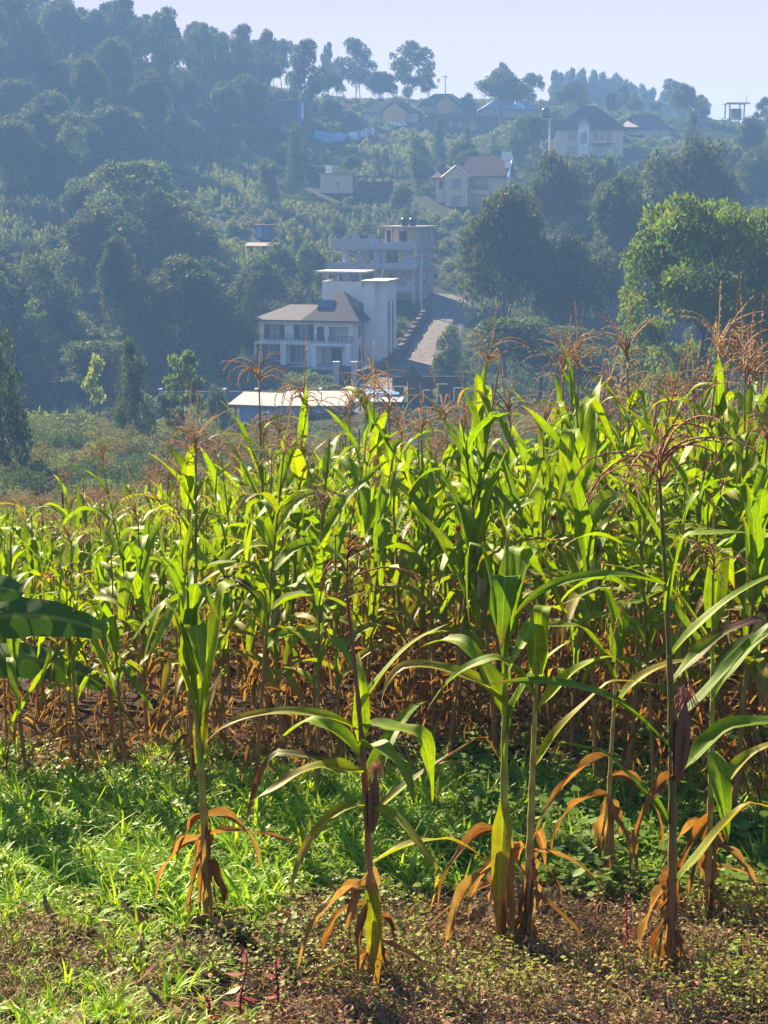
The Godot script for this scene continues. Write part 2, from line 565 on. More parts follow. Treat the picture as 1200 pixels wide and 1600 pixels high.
# ---------------------------------------------------------------- trees
func crown_leaves(mb: MB, lobes: Array, count: int, size: float, cols: Array) -> void:
	var total := 0.0
	for l in lobes:
		total += l[1].x * l[1].z + l[1].x * l[1].y
	for l in lobes:
		var r: Vector3 = l[1]
		var n := int(count * (r.x * r.z + r.x * r.y) / total)
		var lc: Color = cols[0].lerp(cols[1], rng.randf())
		for i in n:
			var dir := Vector3(rng.randfn(), rng.randfn(), rng.randfn()).normalized()
			if dir.y < -0.3 and rng.randf() < 0.6:
				dir.y = -dir.y
			var p: Vector3 = l[0] + dir * r * rr(0.62, 1.08)
			var t := (dir * 0.5 + Vector3(rng.randfn(), rng.randfn() - 0.35, rng.randfn()) * 0.6).normalized()
			var b := t.cross(dir + Vector3(rng.randfn(), rng.randfn(), rng.randfn()) * 0.45).normalized()
			var s := size * rr(0.6, 1.35)
			var c := tint(lc, 0.22)
			mb.leaf(p, t, b, s, s * rr(0.45, 0.7), c)

func tree_proto(kind: String) -> Array:      # [trunk mesh, crown mesh], one unit high and about one unit wide
	var lobes := []
	var cols := [Color(0.026, 0.046, 0.011), Color(0.039, 0.065, 0.014)]
	var count := 5200
	var size := 0.045
	var trunk_r := 0.022
	var bark := Color(0.10, 0.075, 0.055)
	match kind:
		"dome":
			for i in 46:
				var dir := Vector3(rng.randfn(), rng.randfn(), rng.randfn()).normalized()
				if dir.y < -0.35:
					dir.y *= -1
				var k := rr(0.72, 1.0) if i > 8 else rr(0.2, 0.6)
				var r := rr(0.075, 0.15)
				lobes.append([Vector3(0, 0.56, 0) + Vector3(dir.x * 0.38, dir.y * (0.36 if dir.y > 0 else 0.42), dir.z * 0.38) * k, Vector3(r, r * 0.8, r)])
			count = 9500
			size = 0.037
			cols = [Color(0.046, 0.068, 0.018), Color(0.083, 0.094, 0.022)]
		"round":
			for i in 26:
				var dir := Vector3(rng.randfn(), rng.randfn() + 0.2, rng.randfn()).normalized()
				var r := rr(0.09, 0.17)
				lobes.append([Vector3(0, 0.52, 0) + Vector3(dir.x * 0.36, dir.y * 0.4, dir.z * 0.36) * rr(0.6, 1.0), Vector3(r, r, r)])
			cols = [Color(0.060, 0.094, 0.022), Color(0.106, 0.137, 0.029)]
			size = 0.055
			count = 4200
		"cone":
			for i in 60:
				var y := rr(0.08, 0.97)
				var w := 0.40 * pow(1.0 - y, 0.6) + 0.03
				var a := rr(0, TAU)
				var r := rr(0.09, 0.17) * (1.15 - 0.5 * y)
				lobes.append([Vector3(cos(a) * w * rr(0.5, 1.0), y - r * 0.5, sin(a) * w * rr(0.5, 1.0)), Vector3(r, r * 1.2, r)])
			cols = [Color(0.038, 0.065, 0.018), Color(0.068, 0.094, 0.022)]
			size = 0.045
		"euc":
			for i in 42:
				var y := rr(0.36, 0.96)
				var w := 0.44 * sin(PI * clampf((y - 0.22) / 0.8, 0.0, 1.0))
				var a := rr(0, TAU)
				var q := sqrt(rng.randf())
				var r := rr(0.05, 0.115)
				lobes.append([Vector3(cos(a) * w * q, y, sin(a) * w * q), Vector3(r * 1.1, r * 0.75, r * 1.1)])
			cols = [Color(0.038, 0.058, 0.025), Color(0.057, 0.072, 0.029)]
			count = 6500
			size = 0.038
			trunk_r = 0.014
			bark = Color(0.22, 0.19, 0.16)
		"ridge":
			for i in 16:
				var y := rr(0.25, 0.97)
				var w := 0.36 * (1.08 - y)
				var a := rr(0, TAU)
				var r := rr(0.09, 0.15)
				lobes.append([Vector3(cos(a) * w, y - 0.05, sin(a) * w), Vector3(r, r * 0.9, r)])
			cols = [Color(0.038, 0.058, 0.022), Color(0.053, 0.072, 0.025)]
			count = 2200
			size = 0.07
			trunk_r = 0.014
		"pine":
			for i in 10:
				var a := rr(0, TAU)
				lobes.append([Vector3(cos(a) * 0.22 * rng.randf(), rr(0.66, 0.97), sin(a) * 0.22 * rng.randf()), Vector3(0.2, 0.09, 0.2) * rr(0.7, 1.1)])
			count = 1800
			trunk_r = 0.012
		"umbrella":
			for layer in 5:
				var y: float = [0.95, 0.88, 0.78, 0.68, 0.6][layer]
				var c := Vector3(rr(-0.2, 0.2), 0, rr(-0.15, 0.15))
				for i in 9:
					var a := rr(0, TAU)
					var q := sqrt(rng.randf()) * (0.34 if layer > 0 else 0.24)
					lobes.append([Vector3(cos(a) * q, y - q * q * 0.5, sin(a) * q) + c, Vector3(rr(0.10, 0.15), rr(0.02, 0.045), rr(0.10, 0.15))])
			cols = [Color(0.057, 0.086, 0.022), Color(0.076, 0.108, 0.029)]
			count = 9000
			size = 0.034
		"loose":
			for i in 30:
				var y := rr(0.2, 0.95)
				var w := 0.42 * sqrt(sin(PI * clampf(y, 0.15, 0.93)))
				var a := rr(0, TAU)
				var r := rr(0.06, 0.13)
				lobes.append([Vector3(cos(a) * w * rr(0.4, 1.0), y, sin(a) * w * rr(0.4, 1.0)), Vector3(r * 1.2, r * 0.8, r * 1.2)])
			cols = [Color(0.076, 0.108, 0.036), Color(0.106, 0.137, 0.043)]
			count = 4200
		"feather":
			for i in 30:
				var y := rr(0.25, 0.97)
				var w := 0.46 * sqrt(sin(PI * clampf(y, 0.1, 0.94)))
				var a := rr(0, TAU)
				lobes.append([Vector3(cos(a) * w * rr(0.5, 1.0), y, sin(a) * w * rr(0.5, 1.0)), Vector3(0.13, 0.03, 0.13) * rr(0.7, 1.2)])
			cols = [Color(0.098, 0.144, 0.050), Color(0.129, 0.180, 0.058)]
			count = 3400
			size = 0.055
		"young":
			for i in 15:
				var y := rr(0.42, 0.97)
				var w := 0.42 * sqrt(sin(PI * clampf((y - 0.3) / 0.72, 0.08, 0.95)))
				var a := rr(0, TAU)
				lobes.append([Vector3(cos(a) * w * rr(0.3, 0.9), y, sin(a) * w * rr(0.3, 0.9)), Vector3(0.13, 0.06, 0.13) * rr(0.7, 1.2)])
			cols = [Color(0.240, 0.288, 0.024), Color(0.320, 0.352, 0.040)]
			count = 900
			size = 0.09
			trunk_r = 0.012
		"bright":
			for i in 130:
				var dir := Vector3(rng.randfn(), rng.randfn() * 0.9 + 0.25, rng.randfn()).normalized()
				var k := rr(0.75, 1.02) if i > 16 else rr(0.2, 0.7)
				var r := rr(0.05, 0.095)
				lobes.append([Vector3(0, 0.56, 0) + Vector3(dir.x * 0.43, dir.y * (0.40 if dir.y > 0 else 0.46), dir.z * 0.43) * k, Vector3(r * 1.2, r * 0.6, r * 1.2)])
			cols = [Color(0.104, 0.168, 0.020), Color(0.168, 0.224, 0.024)]
			count = 42000
			size = 0.020
	var crown := MB.new()
	crown_leaves(crown, lobes, count, size, cols)
	var tr := MB.new()
	var top := 0.62 if kind in ["dome", "round", "bright", "umbrella"] else 0.9
	var path := PackedVector3Array()
	var rad := PackedFloat32Array()
	var cc := PackedColorArray()
	var bend := Vector3(rr(-0.05, 0.05), 0, rr(-0.05, 0.05))
	for i in 7:
		var s := i / 6.0
		path.append(Vector3(0, -0.03 + s * (top + 0.03), 0) + bend * sin(s * 3.0))
		rad.append(trunk_r * (1.25 if i == 0 else 1.0) * (1.0 - 0.75 * s))
		cc.append(tint(bark, 0.15))
	tr.tube(path, rad, cc, 7)
	for i in mini(lobes.size(), 14):
		var l: Vector3 = lobes[(i * 7) % lobes.size()][0]
		var y0 := clampf(l.y - rr(0.12, 0.3), 0.12, top)
		var s0 := y0 / top
		var a := Vector3(0, y0, 0) + bend * sin(s0 * 3.0)
		var mid := a.lerp(l, 0.55) + Vector3(0, 0.03, 0)
		tr.tube(PackedVector3Array([a, mid, l]), PackedFloat32Array([trunk_r * 0.5 * (1.0 - 0.6 * s0), trunk_r * 0.3, trunk_r * 0.12]), PackedColorArray([bark, bark, bark]), 5)
	return [tr.mesh(M.bark), crown.mesh(M.tree_leaf)]

var tree_kinds := {}
func plant_tree(kind: String, x: float, d: float, h: float, w: float, label: String, group: String, called := "tree") -> Node3D:
	if not tree_kinds.has(kind):
		tree_kinds[kind] = []
		for i in (1 if kind in ["bright", "young", "feather", "pine"] else 4 if kind in ["dome", "euc"] else 3):
			tree_kinds[kind].append(tree_proto(kind))
	var pr: Array = tree_kinds[kind][rng.randi() % tree_kinds[kind].size()]
	var o := thing(called, label, "bush" if called == "bush" else "tree", spot(x, d), rr(0, TAU), group)
	var sc := Vector3(w, h, w)
	part(o, "trunk", pr[0]).scale = sc
	part(o, "crown", pr[1]).scale = sc
	return o

# ---------------------------------------------------------------- buildings
func wall_mesh(w: float, y0: float, y1: float, t: float, holes: Array) -> ArrayMesh:
	# a wall from x 0 to w, front at z 0, with real openings [x0, y0, x1, y1]
	var xs := [0.0, w]
	var ys := [y0, y1]
	for h in holes:
		xs.append_array([h[0], h[2]])
		ys.append_array([h[1], h[3]])
	xs.sort()
	ys.sort()
	var mb := MB.new()
	for i in xs.size() - 1:
		for j in ys.size() - 1:
			var a: float = xs[i]
			var b: float = xs[i + 1]
			var e: float = ys[j]
			var f: float = ys[j + 1]
			if b - a < 0.001 or f - e < 0.001:
				continue
			var open_ := false
			for h in holes:
				if (a + b) / 2 > h[0] and (a + b) / 2 < h[2] and (e + f) / 2 > h[1] and (e + f) / 2 < h[3]:
					open_ = true
			if open_:
				continue
			mb.quad(Vector3(a, f, 0), Vector3(b, f, 0), Vector3(b, e, 0), Vector3(a, e, 0), Color.WHITE)
			mb.quad(Vector3(b, f, -t), Vector3(a, f, -t), Vector3(a, e, -t), Vector3(b, e, -t), Color.WHITE)
	for h in holes:
		mb.quad(Vector3(h[0], h[1], 0), Vector3(h[2], h[1], 0), Vector3(h[2], h[1], -t), Vector3(h[0], h[1], -t), Color.WHITE, Vector3.UP)
		mb.quad(Vector3(h[0], h[3], -t), Vector3(h[2], h[3], -t), Vector3(h[2], h[3], 0), Vector3(h[0], h[3], 0), Color.WHITE, Vector3.DOWN)
		mb.quad(Vector3(h[0], h[1], 0), Vector3(h[0], h[1], -t), Vector3(h[0], h[3], -t), Vector3(h[0], h[3], 0), Color.WHITE, Vector3.RIGHT)
		mb.quad(Vector3(h[2], h[1], -t), Vector3(h[2], h[1], 0), Vector3(h[2], h[3], 0), Vector3(h[2], h[3], -t), Color.WHITE, Vector3.LEFT)
	mb.quad(Vector3(0, y1, -t), Vector3(w, y1, -t), Vector3(w, y1, 0), Vector3(0, y1, 0), Color.WHITE)
	mb.quad(Vector3(0, y1, -t), Vector3(0, y1, 0), Vector3(0, y0, 0), Vector3(0, y0, -t), Color.WHITE, Vector3.LEFT)
	mb.quad(Vector3(w, y1, 0), Vector3(w, y1, -t), Vector3(w, y0, -t), Vector3(w, y0, 0), Color.WHITE, Vector3.RIGHT)
	return mb.mesh()

func wall(o: Node, at: Vector3, turn: float, w: float, y0: float, y1: float, mat: Material, holes := [], t := 0.22) -> MeshInstance3D:
	var p := part(o, "wall", wall_mesh(w, y0, y1, t, holes), mat, at + Vector3(0.004 * signf(turn) if absf(turn) > 1.0 else 0.0, 0, 0))
	p.rotation.y = turn
	return p

func window(o: Node, wall_: MeshInstance3D, h: Array, panes: int, rails := 0, curtain := false) -> void:
	# frame, mullions and panes set back in the opening h of that wall
	var f := MB.new()
	var z0 := -0.16
	var z1 := -0.08
	var k := 0.07
	f.box(Vector3(h[0], h[1], z0), Vector3(h[0] + k, h[3], z1))
	f.box(Vector3(h[2] - k, h[1], z0), Vector3(h[2], h[3], z1))
	f.box(Vector3(h[0] + k, h[3] - k, z0), Vector3(h[2] - k, h[3], z1))
	f.box(Vector3(h[0] + k, h[1], z0), Vector3(h[2] - k, h[1] + k, z1))
	var w: float = (h[2] - h[0]) / panes
	for i in range(1, panes):
		f.box(Vector3(h[0] + w * i - k / 2, h[1] + k, z0), Vector3(h[0] + w * i + k / 2, h[3] - k, z1))
	for r in rails:
		var y: float = lerpf(h[1], h[3], (r + 1.0) / (rails + 1.0))
		f.box(Vector3(h[0] + k, y - 0.025, z0 + 0.01), Vector3(h[2] - k, y + 0.025, z1 - 0.01))
	var win := part(o, "window", f.mesh(), M.frame)
	win.transform = wall_.transform
	for i in panes:
		var mat: Material = M.curtain if curtain and (i == 1 or i == 2) else M.glass
		piece(win, "pane", Vector3(h[0] + w * i + k / 2, h[1] + k, -0.135), Vector3(h[0] + w * (i + 1) - k / 2, h[3] - k, -0.115), mat)

func railing(o: Node, a: Vector3, b: Vector3, h: float) -> void:
	var mb := MB.new()
	var n := maxi(2, int(a.distance_to(b) / 0.5))
	for y in [0.33, 0.66, 1.0]:
		mb.rod(a + Vector3.UP * h * y, b + Vector3.UP * h * y, 0.03, 0.03, Color.WHITE)
	for i in n + 1:
		var p := a.lerp(b, float(i) / n)
		mb.rod(p, p + Vector3.UP * h, 0.028, 0.028, Color.WHITE)
	part(o, "railing", mb.mesh(), M.frame)

func roof_mesh(x0: float, x1: float, z0: float, z1: float, y: float, ridge0: Vector3, ridge1: Vector3, t := 0.16) -> ArrayMesh:
	# hip (or gable, when the ridge reaches the ends) with a fascia; z0 back, z1 front
	var a := Vector3(x0, y, z1)
	var b := Vector3(x1, y, z1)
	var c := Vector3(x1, y, z0)
	var d := Vector3(x0, y, z0)
	var mb := MB.new()
	mb.quad(ridge0, ridge1, b, a, Color.WHITE)
	mb.quad(ridge1, ridge0, d, c, Color.WHITE)
	mb.tri(ridge1, c, b, Color.WHITE, (b - ridge1).cross(c - ridge1).normalized())
	mb.tri(ridge0, a, d, Color.WHITE, (d - ridge0).cross(a - ridge0).normalized())
	var u := Vector3.DOWN * t
	for e in [[a, b], [b, c], [c, d], [d, a]]:
		mb.quad(e[0], e[1], e[1] + u, e[0] + u, Color.WHITE)
	mb.quad(a + u, b + u, c + u, d + u, Color.WHITE, Vector3.DOWN)
	return mb.mesh()

func tank(called_label: String, at: Vector3, r: float, h: float) -> void:
	var mb := MB.new()
	var path := PackedVector3Array()
	var rad := PackedFloat32Array()
	var cc := PackedColorArray()
	for e in [[0.0, 0.02], [0.0, 1.0], [0.2, 1.0], [0.21, 1.04], [0.26, 1.04], [0.27, 1.0], [0.5, 1.0], [0.51, 1.04], [0.56, 1.04], [0.57, 1.0], [0.8, 1.0], [0.93, 0.8], [0.99, 0.35], [1.0, 0.02]]:
		path.append(Vector3(0, e[0] * h + 0.0001 * path.size(), 0))
		rad.append(e[1] * r)
		cc.append(Color.WHITE)
	mb.tube(path, rad, cc, 16)
	var o := thing("water_tank", called_label, "water tank", at)
	part(o, "shell", mb.mesh(), M.black_plastic)
	var lid := CylinderMesh.new()
	lid.top_radius = r * 0.3
	lid.bottom_radius = r * 0.32
	lid.height = h * 0.08
	lid.radial_segments = 12
	part(o, "lid", lid, M.black_plastic, Vector3(0, h * 1.02, 0))

func avoid(x: float, d: float, r: float) -> void:
	keep_out.append([x, d, r])

func white_house() -> void:
	var at := Vector3(-15.3, -16.4, -188.5)
	var o := thing("white_house", "white two-storey house with brown hipped roof and square tower beside the dirt road", "house", at, deg_to_rad(-14))
	avoid(-8.5, 184, 5); avoid(-13, 187, 5); avoid(-4, 183, 5.5); avoid(-4, 192, 7); avoid(-10, 193, 8); avoid(-12, 180, 4)
	# plinth and terrace
	piece(o, "plinth", Vector3(-0.3, -2.5, -8.0), Vector3(12.4, 0.75, 0.3), M.concrete)
	piece(o, "terrace", Vector3(7.0, -2.5, 0.31), Vector3(12.4, 0.55, 2.4), M.concrete)
	var y := 0.75
	# left wing
	var f := wall(o, Vector3(0, 0, 0), 0, 7.3, y, 6.0, M.plaster_white, [[0.25, y + 0.2, 2.95, y + 2.15], [3.95, y + 0.05, 6.2, y + 2.1], [6.5, y + 0.05, 7.1, y + 2.1], [0.65, y + 2.75, 3.3, y + 4.6], [4.45, y + 2.75, 7.0, y + 4.6]])
	window(o, f, [0.25, y + 0.2, 2.95, y + 2.15], 4, 2, true)
	window(o, f, [3.95, y + 0.05, 6.2, y + 2.1], 4, 1, true)
	window(o, f, [6.5, y + 0.05, 7.1, y + 2.1], 1, 0)
	window(o, f, [0.65, y + 2.75, 3.3, y + 4.6], 4, 2, true)
	window(o, f, [4.45, y + 2.75, 7.0, y + 4.6], 4, 2, true)
	piece(o, "balcony", Vector3(-0.2, y + 2.35, 0.004), Vector3(7.25, y + 2.62, 1.3), M.plaster_white)
	for x in [-0.2, 3.1, 6.4]:
		piece(o, "pillar", Vector3(x, -0.3, 0.75), Vector3(x + (0.2 if x < 0 else 0.7), y + 2.346, 1.25), M.plaster_white)
	piece(o, "step", Vector3(-0.2, -2.0, 0.31), Vector3(6.99, 0.5, 1.6), M.concrete)
	railing(o, Vector3(-0.1, y + 2.62, 1.2), Vector3(7.1, y + 2.62, 1.2), 0.85)
	# right wing, standing forward
	var g := wall(o, Vector3(7.3, 0, 0.9), 0, 4.9, y, 6.0, M.plaster_white, [[0.9, y + 0.0, 3.5, y + 2.0], [0.35, y + 2.7, 1.25, y + 4.5], [1.85, y + 2.7, 4.3, y + 4.5]])
	window(o, g, [0.35, y + 2.7, 1.25, y + 4.5], 1, 0)
	part(o, "door", BoxMesh.new(), M.frame, Vector3(9.7, y + 0.95, -0.6)).scale = Vector3(1.3, 1.9, 0.08)
	piece(o, "inner_wall", Vector3(7.5, y, -1.0), Vector3(12.0, 6.0, -0.8), M.plaster_white)
	piece(o, "balcony", Vector3(7.2, y + 2.3, 0.904), Vector3(12.3, y + 2.6, 2.2), M.plaster_white)
	for x in [7.25, 11.5]:
		piece(o, "pillar", Vector3(x, 0.55, 1.5), Vector3(x + 0.65, y + 2.296, 2.15), M.plaster_white)
	railing(o, Vector3(7.3, y + 2.6, 2.1), Vector3(12.2, y + 2.6, 2.1), 0.9)
	railing(o, Vector3(12.2, y + 2.6, 0.95), Vector3(12.2, y + 2.6, 2.1), 0.9)
	# right side, back, left side, floors
	var s := wall(o, Vector3(12.2, 0, 0.88), PI / 2, 8.6, -1.5, 6.0, M.plaster_white, [[2.4, y + 0.2, 3.9, y + 2.1], [2.4, y + 3.0, 3.7, y + 4.5]])
	window(o, s, [2.4, y + 0.2, 3.9, y + 2.1], 2, 1)
	window(o, s, [2.4, y + 3.0, 3.7, y + 4.5], 2, 1)
	wall(o, Vector3(0.2, 0, -7.7), -PI / 2, 7.68, y, 6.0, M.plaster_white)
	wall(o, Vector3(0, 0, -7.72), 0, 12.2, y, 6.0, M.plaster_white)
	piece(o, "floor", Vector3(0.25, y + 2.3, -7.6), Vector3(12.0, y + 2.5, -0.3), M.concrete)
	# roofs
	part(o, "roof", roof_mesh(-0.8, 7.6, -8.4, 0.75, 5.95, Vector3(2.9, 7.55, -3.8), Vector3(7.6, 7.55, -3.8)), M.roof_brown)
	part(o, "roof", roof_mesh(5.9, 13.2, -8.3, 1.75, 6.02, Vector3(9.3, 9.35, -3.3), Vector3(9.8, 9.35, -3.3)), M.roof_brown)
	var sol := part(o, "solar_panel", BoxMesh.new(), M.solar, Vector3(8.4, 7.95, -1.05))
	sol.transform = Transform3D(Basis(Vector3.RIGHT, deg_to_rad(33.5)).scaled_local(Vector3(1.9, 0.08, 1.7)), Vector3(8.3, 7.82, -0.9))
	# tower and rear block
	wall(o, Vector3(12.6, 0, -4.2), 0, 2.4, -1.5, 10.4, M.plaster_white)
	wall(o, Vector3(15.0, 0, -4.22), PI / 2, 5.0, -1.5, 10.4, M.plaster_white, [[0.9, 1.2, 2.0, 8.0], [3.0, 1.2, 4.1, 8.0]])
	wall(o, Vector3(12.62, 0, -9.2), -PI / 2, 5.0, -1.5, 10.4, M.plaster_white)
	wall(o, Vector3(12.6, 0, -9.22), 0, 2.4, -1.5, 10.4, M.plaster_white)
	for z in [-5.1, -7.2]:
		piece(o, "pane", Vector3(14.86, 1.2, z - 1.1), Vector3(14.89, 8.0, z), M.glass)
	piece(o, "pilaster", Vector3(12.4, -1.5, -4.19), Vector3(13.8, 10.4, -3.3), M.plaster_white)
	piece(o, "tower_roof", Vector3(12.1, 10.41, -9.7), Vector3(15.3, 10.62, -2.9), M.plaster_cream)
	wall(o, Vector3(5.6, 0, -8.6), 0, 6.9, 4.0, 10.2, M.plaster_white)
	wall(o, Vector3(5.6, 0, -12.5), -PI / 2, 3.88, 4.0, 10.2, M.plaster_white)
	piece(o, "canopy", Vector3(5.0, 11.3, -13.0), Vector3(11.4, 11.5, -7.6), M.plaster_cream)
	for p in [Vector3(5.4, 0, -8.3), Vector3(11.0, 0, -8.3), Vector3(5.4, 0, -12.6), Vector3(11.0, 0, -12.6)]:
		piece(o, "canopy_post", Vector3(p.x, 9.5, p.z), Vector3(p.x + 0.15, 11.3, p.z + 0.15), M.frame)

func grey_house() -> void:
	var o := thing("unfinished_house", "grey unfinished three-storey concrete house with flat roof above the white house", "house", Vector3(-7.2, -10.2, -228.5), deg_to_rad(-18))
	avoid(0, 229, 9); avoid(4, 226, 7); avoid(-4, 230, 6)
	var D := 8.5
	var slabs := [[0.0, 9.6, 1.0, 1.25], [-0.9, 9.9, 4.3, 4.6], [-0.1, 9.9, 7.1, 7.4]]
	# lower storeys
	wall(o, Vector3(0, 0, 0), 0, 7.0, -2.5, 4.3, M.concrete, [[2.2, 1.3, 3.6, 3.6], [4.6, 1.3, 5.9, 3.6], [0.3, 1.4, 1.2, 3.4]])
	wall(o, Vector3(7.0, 0, -1.6), 0, 5.6, -2.5, 4.3, M.plaster_beige, [[0.5, 1.3, 1.9, 3.7], [3.2, 1.9, 4.6, 3.0]])
	wall(o, Vector3(12.6, 0, -1.62), PI / 2, D - 1.7, -2.5, 4.3, M.concrete, [[2.0, 1.6, 3.4, 3.4]])
	piece(o, "slab", Vector3(7.01, 1.0, -1.59), Vector3(12.7, 1.3, 1.4), M.concrete)
	piece(o, "parapet", Vector3(7.01, 1.3, 1.2), Vector3(12.7, 2.05, 1.4), M.concrete)
	piece(o, "parapet", Vector3(11.3, 2.05, 1.2), Vector3(12.7, 2.8, 1.398), M.concrete)
	piece(o, "pillar", Vector3(12.3, -2.5, 1.0), Vector3(12.65, 1.0, 1.35), M.concrete)
	piece(o, "pillar", Vector3(12.3, 2.8, 1.0), Vector3(12.65, 4.3, 1.35), M.concrete)
	# first floor
	piece(o, "slab", Vector3(-0.9, 4.3, -D), Vector3(7.0, 4.65, 1.3), M.concrete)
	piece(o, "slab", Vector3(7.004, 4.302, -D), Vector3(12.9, 4.648, 1.6), M.concrete)
	piece(o, "parapet", Vector3(-0.9, 4.65, 1.1), Vector3(7.0, 5.2, 1.3), M.concrete)
	piece(o, "parapet", Vector3(-0.9, 5.2, 1.1), Vector3(0.0, 5.55, 1.298), M.concrete)
	piece(o, "parapet", Vector3(2.2, 5.2, 1.1), Vector3(3.2, 5.5, 1.298), M.concrete)
	piece(o, "parapet", Vector3(5.9, 5.2, 1.1), Vector3(7.0, 5.6, 1.298), M.concrete)
	piece(o, "parapet", Vector3(7.004, 4.65, 1.4), Vector3(12.9, 5.25, 1.6), M.concrete)
	piece(o, "parapet", Vector3(12.0, 5.25, 1.4), Vector3(12.9, 5.7, 1.598), M.concrete)
	for h in [[1.1, 1.9], [3.4, 4.2], [5.9, 7.0]]:
		piece(o, "pillar", Vector3(h[0], 4.652, -0.5), Vector3(h[1], 7.1, 0), M.concrete)
	wall(o, Vector3(0.2, 0, -4.0), 0, 6.8, 4.65, 7.1, M.concrete, [[0.5, 4.9, 2.6, 6.8], [3.6, 4.9, 6.2, 6.8]])
	wall(o, Vector3(7.1, 0, -0.1), 0, 4.9, 4.65, 7.1, M.concrete, [[0.8, 5.0, 3.4, 6.9]])
	var bars := MB.new()
	for i in 9:
		bars.rod(Vector3(7.95 + i * 0.3, 5.0, -0.2), Vector3(7.95 + i * 0.3, 6.9, -0.2), 0.04, 0.04, Color.WHITE)
	part(o, "window_bars", bars.mesh(), M.frame)
	wall(o, Vector3(12.6, 0, -0.5), PI / 2, D - 1.0, 4.65, 7.1, M.concrete, [[2.0, 5.2, 3.2, 6.6], [5.0, 5.2, 6.0, 6.6]])
	wall(o, Vector3(7.1, 0, -D + 0.3), 0, 5.4, 4.65, 7.1, M.concrete, [[1.0, 5.0, 3.6, 6.9]])
	# second floor
	piece(o, "slab", Vector3(-0.3, 7.1, -D), Vector3(7.0, 7.42, 0.6), M.concrete)
	piece(o, "slab", Vector3(7.004, 7.102, -D), Vector3(12.9, 7.418, 0.9), M.concrete)
	piece(o, "parapet", Vector3(-0.3, 7.42, 0.4), Vector3(7.0, 8.6, 0.6), M.concrete)
	piece(o, "parapet", Vector3(-0.3, 7.42, -5.0), Vector3(-0.1, 8.5, 0.39), M.concrete)
	piece(o, "parapet", Vector3(2.8, 8.6, 0.4), Vector3(3.9, 9.25, 0.598), M.concrete)
	piece(o, "parapet", Vector3(5.4, 8.6, 0.4), Vector3(6.4, 9.2, 0.598), M.concrete)
	piece(o, "parapet", Vector3(1.4, 8.6, 0.4), Vector3(1.9, 8.95, 0.598), M.concrete)
	piece(o, "parapet", Vector3(7.004, 7.42, 0.7), Vector3(12.9, 8.15, 0.9), M.concrete)
	piece(o, "parapet", Vector3(11.4, 8.15, 0.7), Vector3(12.4, 8.7, 0.898), M.concrete)
	wall(o, Vector3(7.0, 0, -2.2), 0, 5.7, 7.42, 10.2, M.plaster_beige, [[0.1, 7.6, 0.9, 9.8], [2.2, 8.2, 3.4, 9.7]])
	wall(o, Vector3(12.68, 0, -0.6), PI / 2, D - 1.0, 7.42, 10.2, M.concrete, [[1.6, 8.2, 2.2, 9.8], [4.8, 8.2, 5.8, 9.6]])
	wall(o, Vector3(7.02, 0, -D + 0.3), 0, 5.6, 7.42, 10.2, M.concrete)
	wall(o, Vector3(7.02, 0, -D + 0.3), -PI / 2, D - 2.5, 7.42, 10.2, M.concrete)
	for x in [7.1, 9.0, 10.8]:
		piece(o, "post", Vector3(x, 7.42, 0.3), Vector3(x + 0.1, 10.2, 0.4), M.frame)
	piece(o, "roof_slab", Vector3(6.6, 10.2, -D - 0.5), Vector3(13.4, 10.42, 1.0), M.tin)
	wall(o, Vector3(0.2, 0, -D + 0.2), -PI / 2, D - 0.6, -2.5, 4.3, M.concrete)
	for i in 2:
		var p: Vector3 = o.transform * Vector3(10.2 + i * 0.95, 10.425, -1.6 - i * 0.9)
		tank("black water tank on the flat roof of the grey house, %s" % ["the one in front", "the one behind"][i], p, 0.52, 1.2)

